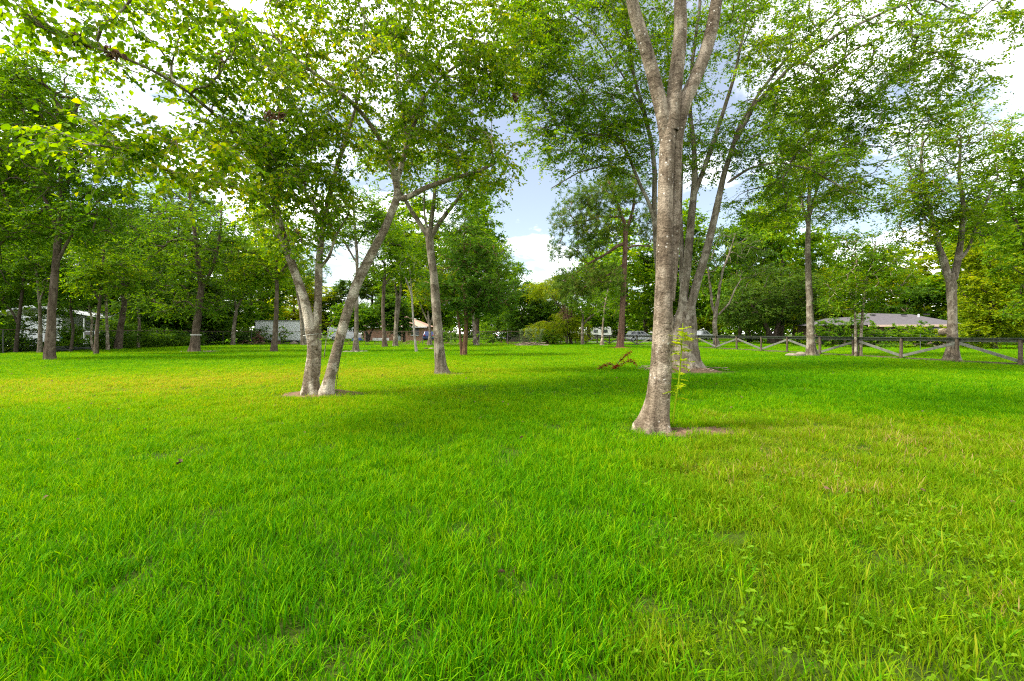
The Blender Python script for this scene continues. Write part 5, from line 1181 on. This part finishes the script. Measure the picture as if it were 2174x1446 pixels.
# white van left of the brick house
van_p = [(0, .4), (0, 2.3), (.1, 2.4), (4.2, 2.4), (4.7, 1.5), (5.5, 1.2), (5.6, .45), (5.2, .35), (.3, .35)]
vn = vehicle('white_van', 'tall white van behind the right leaning stem', 'van', 733, 80, R(12), 'paint_white', van_p, None, 2.0, (1.1, 4.5), .38)
MB().add([(1.45, -1.012, 1.45), (2.0, -1.012, 1.45), (1.65, -1.012, 2.1), (1.3, -1.012, 2.1), (1.45, -1.002, 1.45), (2.0, -1.002, 1.45), (1.65, -1.002, 2.1), (1.3, -1.002, 2.1)], [(0, 1, 2, 3), (7, 6, 5, 4), (0, 4, 5, 1), (1, 5, 6, 2), (2, 6, 7, 3), (3, 7, 4, 0)]).build('window', M['glass'], vn)
MB().box((1.45, -.9, 1.55), (1.47, .9, 1.56)).build('trim', M['dark'], vn)
tp = empty('tarp_pile', (P(760, 0, 77)[0], 77.0, 0)); tag(tp, 'low heap under a blue tarp beside the white van', 'tarp')
m = bpy.data.meshes.new('cover'); bm = bmesh.new(); bmesh.ops.create_icosphere(bm, subdivisions=3, radius=1.0)
for v in bm.verts:
    v.co.x *= 1.1; v.co.y *= .7; v.co.z = max(v.co.z, 0) * .5 * (1 + .25 * math.sin(v.co.x * 6))
bm.to_mesh(m); bm.free(); m.materials.append(M['tarp']); link('cover', m, tp)
# white camper trailer far behind the fence end
cp = empty('camper', (P(1262, 0, 96)[0], 96.0, 0)); tag(cp, 'long white camper parked in the far yard behind the pale thin trunk', 'camper')
MB().prism([(-3.4, .55), (-3.5, 1.6), (-3.1, 2.55), (2.9, 2.65), (3.3, 2.4), (3.4, .55)], -1.15, 1.15).build('body', M['paint_white'], cp, .08)
for x in (-2.2, -.4, 1.6): MB().box((x, -1.17, 1.45), (x + .9, -1.152, 2.05)).build('window', M['glass'], cp)
MB().box((.7, -1.17, .65), (1.3, -1.152, 2.3)).build('door', M['trailer_white'], cp); MB().box((-3.35, -1.165, 1.0), (.6, -1.152, 1.12)).build('stripe', M['trailer_rail'], cp)
for s in (-1.05, 1.05): wheel(cp, .2, s, .36, .22); wheel(cp, -.7, s, .36, .22)
# dark board fence behind the brush pile
bf = empty('board_fence', (P(1097, 0, 66)[0], 66.0, 0)); tag(bf, 'short dark board fence beside the blue grey car', 'fence')
for i in range(12): MB().box((-1.6 + i * .27, -.012, .02), (-1.6 + i * .27 + .24, .012, 1.25 + .05 * (i % 3))).build('board', M['fence_wood'], bf)
for z in (.3, 1.0): MB().box((-1.65, .014, z), (1.65, .06, z + .09)).build('rail', M['fence_wood'], bf)

# ------------------------------------------------------------------ small things on the lawn
def rock(name, label, x, y, sx, sy, sz, seed, mat='stone', cat='stone', group=None, rz=0, z=None):
    r_ = np.random.default_rng(seed)
    me = bpy.data.meshes.new(name); bm = bmesh.new(); bmesh.ops.create_icosphere(bm, subdivisions=3, radius=1.0)
    ph = r_.uniform(0, 6.28, 6)
    for v in bm.verts:
        c = v.co; k = 1 + .12 * math.sin(2.3 * c.x + ph[0]) + .12 * math.sin(2.9 * c.y + ph[1]) + .1 * math.sin(3.7 * c.z + ph[2]) + .05 * math.sin(7 * c.x + 5 * c.y + ph[3])
        v.co = Vector((c.x * k * sx, c.y * k * sy, c.z * k * sz))
    bm.to_mesh(me); bm.free(); me.materials.append(M[mat])
    for p in me.polygons: p.use_smooth = True
    o = link(name, me); o.location = (x, y, sz * .45 if z is None else z); o.rotation_euler = (0, 0, rz)
    return tag(o, label, cat, group)
q = P(1684, 753, 25.2); rock('boulder', 'pale flat boulder at the foot of the straight trunk by the fence', q[0], 25.2, .30, .26, .14, 1, group='pale boulders by the fence')
q = P(1697, 752, 25.0); rock('boulder', 'pale rounded boulder nearest the trunk by the fence', q[0], 24.9, .27, .25, .16, 2, group='pale boulders by the fence')
q = P(755, 750, 31.0)
for i in range(11):
    a = 6.283 * i / 11; r0 = .66
    o = rock('ring_stone', 'flat grey stone in the ring round the straight trunk', q[0] + r0 * math.cos(a), 31.0 + r0 * math.sin(a) * .9, .19, .15, .07, 20 + i, group='stones ringed round the trunk', rz=a)
q = P(915, 740, 36.5); rock('lawn_stone', 'small white stone lying on the grass left of the slim tree', q[0], 36.5, .2, .16, .11, 41)
q = P(904, 740, 36.8); rock('lawn_stone', 'small dark stone lying next to the white one on the grass', q[0], 36.8, .17, .15, .09, 42, 'litter')

def sticks(name, label, cat, cx, cy, R0, n, Ls, zmax, mat, seed, rad=(.01, .025), kind=None, parent=None):
    r_ = np.random.default_rng(seed); o = empty(name, (cx, cy, 0)); tag(o, label, cat)
    for i in range(n):
        a = r_.uniform(0, 6.28); rr = R0 * math.sqrt(r_.uniform(0, 1)); b = r_.uniform(0, 6.28); l = r_.uniform(.5, 1) * Ls
        z = .05 + zmax * max(0, 1 - rr / R0) * r_.uniform(.3, 1)
        c = np.array([rr * math.cos(a), rr * math.sin(a) * .7, z]); d = np.array([math.cos(b), math.sin(b), r_.uniform(-.12, .12)]) * l / 2
        m_ = c + np.array([0, 0, .03]) + r_.normal(0, .04, 3)
        V, F = tubes([(np.array([c - d, c - d * .4 + r_.normal(0, .02, 3), m_, c + d * .5 + r_.normal(0, .03, 3), c + d]), np.linspace(*sorted(rad, reverse=True), 5), 5)])
        V[:, 2] = np.maximum(V[:, 2], .01)
        link('stick', np_mesh('stick', V, F, M[mat]), o)
    return o
sticks('stick_ring', 'dry twigs and roots scattered on the litter round the fanned tree', 'twigs', MT[0], MT[1] - .1, 1.45, 46, .8, .05, 'stick', 5, (.006, .017))
q = P(1128, 733, 47.5); sticks('brush_pile', 'flat pile of cut grey branches at the back of the lawn', 'brush pile', q[0], 47.5, 1.75, 60, 1.5, .55, 'stick', 6, (.015, .04))
q = P(425, 749, 30.6); sticks('fallen_twigs', 'few fallen twigs at the foot of the banded trunk', 'twigs', q[0] + .3, 30.6, 1.5, 14, .9, .05, 'stick', 8, (.008, .018))
q = P(150, 735, 31.0); sticks('fallen_branch', 'dark fallen branches before the undergrowth at the left', 'branch', q[0], 31.0, 1.4, 12, 2.0, .7, 'fence_cap', 9, (.02, .05))

# tall pale weed above the brush pile
def stem_plant(name, label, cat, stems, n_leaf, ln, wd, leafm, bark, seed, pinn=False, droop=.2, spread=.1):
    """stems: list of world polylines with radii"""
    r_ = np.random.default_rng(seed); b0 = stems[0][0][0]
    root = empty(name, (b0[0], b0[1], 0)); tag(root, label, cat); off = np.array([b0[0], b0[1], 0])
    pos, ld = [], []
    for pts, rad, f0 in stems:
        p, r = resample(pts, rad, .04)
        V, F = tubes([(p - off, r, 6)]); link('stem', np_mesh('stem', V, F, M[bark], True), root)
        k0 = int(len(p) * f0)
        for i in range(n_leaf):
            j = r_.integers(k0, len(p)); a = r_.uniform(0, 6.28)
            d = np.array([math.cos(a), math.sin(a), r_.uniform(-.1, .6)]); d /= np.linalg.norm(d)
            if pinn:                                    # leaflets on both sides of a stalk
                l = r_.uniform(.10, .24) * (ln / .05); q = p[j] - off
                side = np.cross(d, [0, 0, 1]); side /= np.linalg.norm(side)
                for s in range(7):
                    t = (s + 1) / 7; c = q + d * l * t - np.array([0, 0, droop * l * t * t])
                    for sg in (-1, 1): pos.append(c); ld.append(side * sg + d * .6 + r_.normal(0, .18, 3))
            else:
                pos.append(p[j] - off + r_.normal(0, spread, 3) * .5); ld.append(d + np.array([0, 0, -droop]))
    pos = np.array(pos); ld = unit(np.array(ld)); nn = unit(r_.normal(size=pos.shape) * .5 + np.array([0, 0, 1])); w = unit(np.cross(ld, nn)); nn = np.cross(w, ld)
    V, F = leaf_geo(pos, ld, w, nn, r_.uniform(.6, 1.15, (len(pos), 1)), ln, wd, .15, True)
    link('foliage', np_mesh('foliage', V, F, M[leafm]), root)
    return root
st = []
for i in range(9):
    x = random.uniform(-.9, .9); q = P(1128, 733, 47.3)
    st.append((np.array([[q[0] + x, 47.3, 0], [q[0] + x * 1.15, 47.2, .9], [q[0] + x * 1.3 + random.uniform(-.2, .2), 47.2, random.uniform(1.3, 2.0)]]), np.array([.02, .015, .008]), .15))
stem_plant('tall_weed', 'tall pale green weed standing over the brush pile', 'plant', st, 60, .28, .09, 'leaf_pale', 'bark_pale', 12, droop=-.3, spread=.05)
# sapling beside the big trunk
Yp = RT[1] - .12
pts, rad = limb((1428, 899, Yp, 4.5), (1433, 860, Yp, 4), (1440, 820, Yp, 3.6), (1445, 770, Yp, 3), (1448, 720, Yp, 2.4), (1450, 686, Yp, 1.5))
sap = stem_plant('sapling', 'yellow green sapling with feathery leaves beside the big trunk', 'sapling', [(pts, rad, .22)], 46, .042, .024, 'leaf_lime', 'leaf_lime', 13, pinn=True)
# small red leaved sapling
Yq = 15.8
sts = []
for a in ([(1306, 783, Yq, 2.2), (1300, 772, Yq, 1.6), (1285, 776, Yq - .2, 1.2), (1272, 780, Yq - .3, .8)], [(1306, 783, Yq, 2.2), (1314, 768, Yq, 1.6), (1326, 757, Yq + .1, 1.2), (1340, 746, Yq + .2, .8)], [(1306, 783, Yq, 2), (1318, 774, Yq - .1, 1.4), (1336, 764, Yq - .1, 1), (1350, 772, Yq - .2, .8)], [(1306, 783, Yq, 2), (1312, 776, Yq - .2, 1.2), (1300, 781, Yq - .4, .8)]):
    sts.append((*limb(*a), .35))
stem_plant('red_sapling', 'small red leaved sapling on the open lawn left of the big trunk', 'sapling', sts, 130, .075, .04, 'leaf_red', 'bark_dark', 14, droop=.1, spread=.07)
# sprigs on the leaning tree stems and at the foot of the big trunk
st = [(*limb((712, 838, 9.2, 1.5), (716, 800, 9.25, 1.3), (722, 760, 9.3, 1.2), (728, 720, 9.3, 1)), .05)]
stem_plant('climbing_vine', 'thin vine with small dark leaves climbing the right leaning stem', 'vine', st, 40, .05, .035, 'leaf_mid', 'bark_dark', 15, spread=.06)
st = [(*limb((688, 760, 9.25, 1.8), (692, 725, 9.1, 1.6), (700, 690, 9.0, 1.2), (712, 672, 8.9, 1)), .4)]
stem_plant('leafy_shoot', 'bright leafy shoot growing between the two stems of the leaning tree', 'shoot', st, 46, .075, .06, 'leaf_elm', 'bark_pale', 16, spread=.16)
for i, (px, py, n_) in enumerate([(1362, 905, 16), (1412, 903, 22), (1345, 898, 10)]):
    Yw = CAMH * FPX / (py + 4 - HOR); q = P(px, py, Yw)
    st = [(np.array([[q[0] + random.uniform(-.08, .08), Yw, 0], [q[0] + random.uniform(-.12, .12), Yw, .08], [q[0] + random.uniform(-.18, .18), Yw - .02, random.uniform(.12, .22)]]), np.array([.003, .002, .001]), .2) for _ in range(5)]
    stem_plant('small_weed', ['small weed against the left foot of the big trunk', 'leafy weed at the right foot of the big trunk beside the sapling', 'low weed left of the big trunk in thin grass'][i], 'weed', st, n_, .035, .025, 'leaf_elm', 'leaf_elm', 17 + i, spread=.05)
# single curled dead leaf on the grass at the left front
q = G(375, 1008); V, F = leaf_geo(np.array([[0, 0, .09], [.03, .01, .10]]), unit(np.array([[.6, .2, .5], [-.5, .3, .6]])), unit(np.array([[.2, .9, .1], [.3, .9, 0]])), unit(np.array([[-.5, 0, .8], [.5, .1, .8]])), np.ones((2, 1)), .06, .035, .5, True)
o = link('dead_leaf', np_mesh('dead_leaf', V, F, M['litter'])); o.location = (q[0], q[1], 0); tag(o, 'curled dark dead leaf caught in the lawn at the left front', 'leaf')

# ------------------------------------------------------------------ the lawn
def tuft(name, nb, rad, h, w, lean, mat, seed, segs=3):
    r_ = np.random.default_rng(seed)
    a = r_.uniform(0, 6.283, nb); rr = rad * np.sqrt(r_.uniform(0, 1, nb))
    base = np.stack([rr * np.cos(a), rr * np.sin(a), np.full(nb, -.01)], axis=1)
    az = r_.uniform(0, 6.283, nb); hh = h * r_.uniform(.45, 1.15, nb); ww = w * r_.uniform(.6, 1.3, nb)
    ln_ = hh * r_.uniform(.1, 1.0, nb) * lean; dirv = np.stack([np.cos(az), np.sin(az), np.zeros(nb)], axis=1)
    tw = az + math.pi / 2 + r_.normal(0, .7, nb); wv = np.stack([np.cos(tw), np.sin(tw), np.zeros(nb)], axis=1)
    ts = [0, .4, .75]; V = []
    for t, wf_ in zip(ts, (.8, 1.0, .7)):
        c = base + dirv * (ln_ * t ** 2)[:, None] + np.array([0, 0, 1.0]) * (hh * (t - .25 * lean * t * t))[:, None]
        V.append(c - wv * (ww * wf_ / 2)[:, None]); V.append(c + wv * (ww * wf_ / 2)[:, None])
    V.append(base + dirv * ln_[:, None] + np.array([0, 0, 1.0]) * (hh * (1 - .25 * lean))[:, None])
    V = np.stack(V, axis=1).reshape(-1, 3); b = np.arange(nb)[:, None] * 7
    F4 = np.concatenate([b + np.array([0, 1, 3, 2]), b + np.array([2, 3, 5, 4])]); F3 = b + np.array([4, 5, 6])
    return bpy.data.objects.new(name, np_mesh(name, V, [F4, F3], M[mat]))
def clover(name, nb, rad, h, mat, seed):
    r_ = np.random.default_rng(seed); pos, ld = [], []
    for i in range(nb):
        a = r_.uniform(0, 6.28); q = rad * math.sqrt(r_.uniform()); z = h * r_.uniform(.4, 1)
        c = np.array([q * math.cos(a), q * math.sin(a), z]); b = r_.uniform(0, 6.28)
        for k in range(3): pos.append(c); ld.append([math.cos(b + 2.09 * k), math.sin(b + 2.09 * k), r_.uniform(0, .6)])
    pos = np.array(pos); ld = unit(np.array(ld)); nn = unit(np.array([0, 0, 1.0]) + r_.normal(0, .3, pos.shape)); w = unit(np.cross(ld, nn)); nn = np.cross(w, ld)
    V, F = leaf_geo(pos, ld, w, nn, r_.uniform(.6, 1.2, (len(pos), 1)), .019, .014, .15, True)
    return bpy.data.objects.new(name, np_mesh(name, V, F, M[mat]))
def scatter(name, label, cat, pts, rot, scl, dry, sources):
    cc = bpy.data.collections.new(name + '_sources')
    for o in sources: cc.objects.link(o)
    me = bpy.data.meshes.new(name); me.vertices.add(len(pts)); me.vertices.foreach_set('co', pts.astype(np.float32).ravel())
    for nm, ty, arr, key in (('rot', 'FLOAT_VECTOR', rot, 'vector'), ('scl', 'FLOAT_VECTOR', scl, 'vector'), ('dry', 'FLOAT', dry, 'value'), ('idx', 'INT', rng.integers(0, len(sources), len(pts)), 'value')):
        at = me.attributes.new(nm, ty, 'POINT'); at.data.foreach_set(key, np.ascontiguousarray(arr, dtype=np.int32 if ty == 'INT' else np.float32).ravel())
    o = link(name, me); tag(o, label, cat, kind='stuff')
    ng = bpy.data.node_groups.new(name, 'GeometryNodeTree')
    ng.interface.new_socket('Geometry', in_out='INPUT', socket_type='NodeSocketGeometry'); ng.interface.new_socket('Geometry', in_out='OUTPUT', socket_type='NodeSocketGeometry')
    gi, go = N(ng, 'NodeGroupInput'), N(ng, 'NodeGroupOutput')
    ci = N(ng, 'GeometryNodeCollectionInfo'); ci.inputs[0].default_value = cc; ci.inputs[1].default_value = True; ci.inputs[2].default_value = True
    ip = N(ng, 'GeometryNodeInstanceOnPoints'); lk = ng.links.new
    def na(nm, ty): n = N(ng, 'GeometryNodeInputNamedAttribute', data_type=ty); n.inputs[0].default_value = nm; return n.outputs[0]
    lk(gi.outputs[0], ip.inputs['Points']); lk(ci.outputs[0], ip.inputs['Instance']); ip.inputs['Pick Instance'].default_value = True
    lk(na('idx', 'INT'), ip.inputs['Instance Index'])
    er = N(ng, 'FunctionNodeEulerToRotation'); lk(na('rot', 'FLOAT_VECTOR'), er.inputs[0]); lk(er.outputs[0], ip.inputs['Rotation']); lk(na('scl', 'FLOAT_VECTOR'), ip.inputs['Scale'])
    lk(ip.outputs[0], go.inputs[0])
    md = o.modifiers.new('scatter', 'NODES'); md.node_group = ng
    return o
def vnoise(x, y, f, seed):
    r_ = np.random.default_rng(seed); out = np.zeros_like(x)
    for k in range(7):
        a = r_.uniform(0, 6.283); fr = f * r_.uniform(.5, 2.2); out += np.sin((x * math.cos(a) + y * math.sin(a)) * fr + r_.uniform(0, 6.28) + 1.3 * np.sin((x * math.sin(a) - y * math.cos(a)) * fr * .7 + k))
    return out / 7 * 1.6
def field(d0, d1, dens, seed, wide=1.22):
    """points on the lawn between two distances, a wedge a little wider than the view"""
    r_ = np.random.default_rng(seed); hw = 1.125 * wide
    A = hw * (d1 ** 2 - d0 ** 2) + 2 * (d1 - d0); n = int(A * dens)
    y = np.sqrt(r_.uniform(d0 ** 2, d1 ** 2, n)); x = r_.uniform(-1, 1, n) * (hw * y + .8)
    return x, y
bands = [(.9, 4.5, 150, 1.0, 1.0), (4.5, 9, 105, 1.05, 1.1), (9, 18, 52, 1.25, 1.5), (18, 34, 22, 1.5, 2.4), (34, 62, 8, 1.9, 3.6), (62, 100, 2.2, 2.4, 6.0)]
X, Y_, S, Wd = [], [], [], []
for i, (d0, d1, dens, s, wdt) in enumerate(bands):
    x, y = field(d0, d1, dens, 400 + i); X.append(x); Y_.append(y); S.append(np.full(len(x), s)); Wd.append(np.full(len(x), wdt))
X = np.concatenate(X); Y_ = np.concatenate(Y_); S = np.concatenate(S); Wd = np.concatenate(Wd)
keep = rng.uniform(size=len(X))
thin = np.zeros(len(X))
for bx_, by_, rx, ry, s in BARE:
    d = np.sqrt(((X - bx_) / rx) ** 2 + ((Y_ - by_) / ry) ** 2) + .18 * vnoise(X, Y_, 6, 5)
    thin = np.maximum(thin, s * np.clip((1.1 - d) / .3, 0, 1))
ok = keep > thin * 1.05
ok &= ~((X < -32) & (Y_ < 52)) & ~((Y_ > 66) & (Y_ < 70.5) & (X > 6))
X, Y_, S, Wd = X[ok], Y_[ok], S[ok], Wd[ok]
# dry tone: broad patches; yellower grass plus painted sunlight on the left middle, a dry weedy area on the right front
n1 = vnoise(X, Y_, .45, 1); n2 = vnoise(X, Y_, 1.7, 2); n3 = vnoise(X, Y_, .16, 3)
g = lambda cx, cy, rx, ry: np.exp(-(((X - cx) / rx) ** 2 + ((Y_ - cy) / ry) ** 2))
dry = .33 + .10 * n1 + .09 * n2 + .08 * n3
dry += .46 * g(-9, 11.5, 7.5, 4.5) + .40 * g(-3, 17, 6, 6) + .22 * g(-4.5, 7.5, 2.5, 2)  # sunlit left lawn: yellower grass, with the light put into its colour
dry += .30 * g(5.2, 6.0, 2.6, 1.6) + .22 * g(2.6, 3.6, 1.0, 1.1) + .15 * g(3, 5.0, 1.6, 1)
dry -= .15 * g(-1.2, 2.2, 1.8, 1.2) + .16 * g(6, 14, 6, 5) + .12 * g(14, 20, 6, 8)  # right middle: shade of the crowns painted as darker green; front left also greener
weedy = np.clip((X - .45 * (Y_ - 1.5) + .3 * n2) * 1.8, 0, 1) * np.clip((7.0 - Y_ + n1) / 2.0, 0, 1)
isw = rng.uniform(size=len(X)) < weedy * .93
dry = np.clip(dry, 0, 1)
nP = len(X); ang = rng.uniform(0, 6.283, nP)
rot = np.stack([rng.normal(0, .08, nP), rng.normal(0, .08, nP), ang], axis=1)
n4 = vnoise(X, Y_, 5.0, 8)
hgt = (1 + .16 * n2 + .22 * n4 + rng.normal(0, .12, nP)) * np.clip(1.12 - .5 * (dry - .2), .55, 1.2)
scl = np.stack([S * Wd ** .35, S * Wd ** .35, hgt], axis=1)
pts = np.stack([X, Y_, np.zeros(nP)], axis=1)
lawn = [tuft('tuft_%d' % i, 50, .13, [.105, .08, .13, .07, .115, .09][i], .0054, [.9, .7, .8, 1.1, 1.0, .6][i], 'grass', 500 + i) for i in range(6)]
wds = [tuft('weed_%d' % i, 84, .13, [.075, .06, .09, .05, .13][i], [.004, .0045, .0035, .005, .006][i], [1.2, 1.4, 1.0, 1.5, .8][i], 'weed', 520 + i) for i in range(5)]
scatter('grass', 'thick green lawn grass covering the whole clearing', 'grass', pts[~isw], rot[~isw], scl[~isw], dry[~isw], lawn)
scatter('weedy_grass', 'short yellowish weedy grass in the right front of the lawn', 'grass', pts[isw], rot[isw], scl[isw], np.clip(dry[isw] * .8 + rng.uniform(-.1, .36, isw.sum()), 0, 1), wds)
cx_ = isw & (Y_ < 5.5) & (rng.uniform(size=nP) < .24 * (1 + 1.6 * n2) * np.clip((4.4 - Y_) / 1.5, .08, 1))
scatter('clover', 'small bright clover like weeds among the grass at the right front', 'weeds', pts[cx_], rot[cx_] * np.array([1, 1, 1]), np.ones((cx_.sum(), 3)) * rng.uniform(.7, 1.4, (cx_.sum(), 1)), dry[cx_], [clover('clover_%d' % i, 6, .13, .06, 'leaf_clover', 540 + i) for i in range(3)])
r_ = np.random.default_rng(88)
k = 260; yy = np.sqrt(r_.uniform(1.8 ** 2, 20 ** 2, k)); xx = r_.uniform(-1.15, 1.15, k) * yy
pos = np.stack([xx, yy, r_.uniform(.03, .085, k)], axis=1); ld = unit(r_.normal(size=(k, 3)) * np.array([1, 1, .35])); nn = unit(r_.normal(size=(k, 3)) * .5 + np.array([0, 0, 1])); w = unit(np.cross(ld, nn)); nn = np.cross(w, ld)
V, F = leaf_geo(pos, ld, w, nn, r_.uniform(.5, 1.1, (k, 1)), .055, .032, .4, True)
tag(link('fallen_leaves', np_mesh('fallen_leaves', V, F, M['leaf_dead'])), 'brown fallen leaves caught here and there in the lawn', 'leaves', kind='stuff')
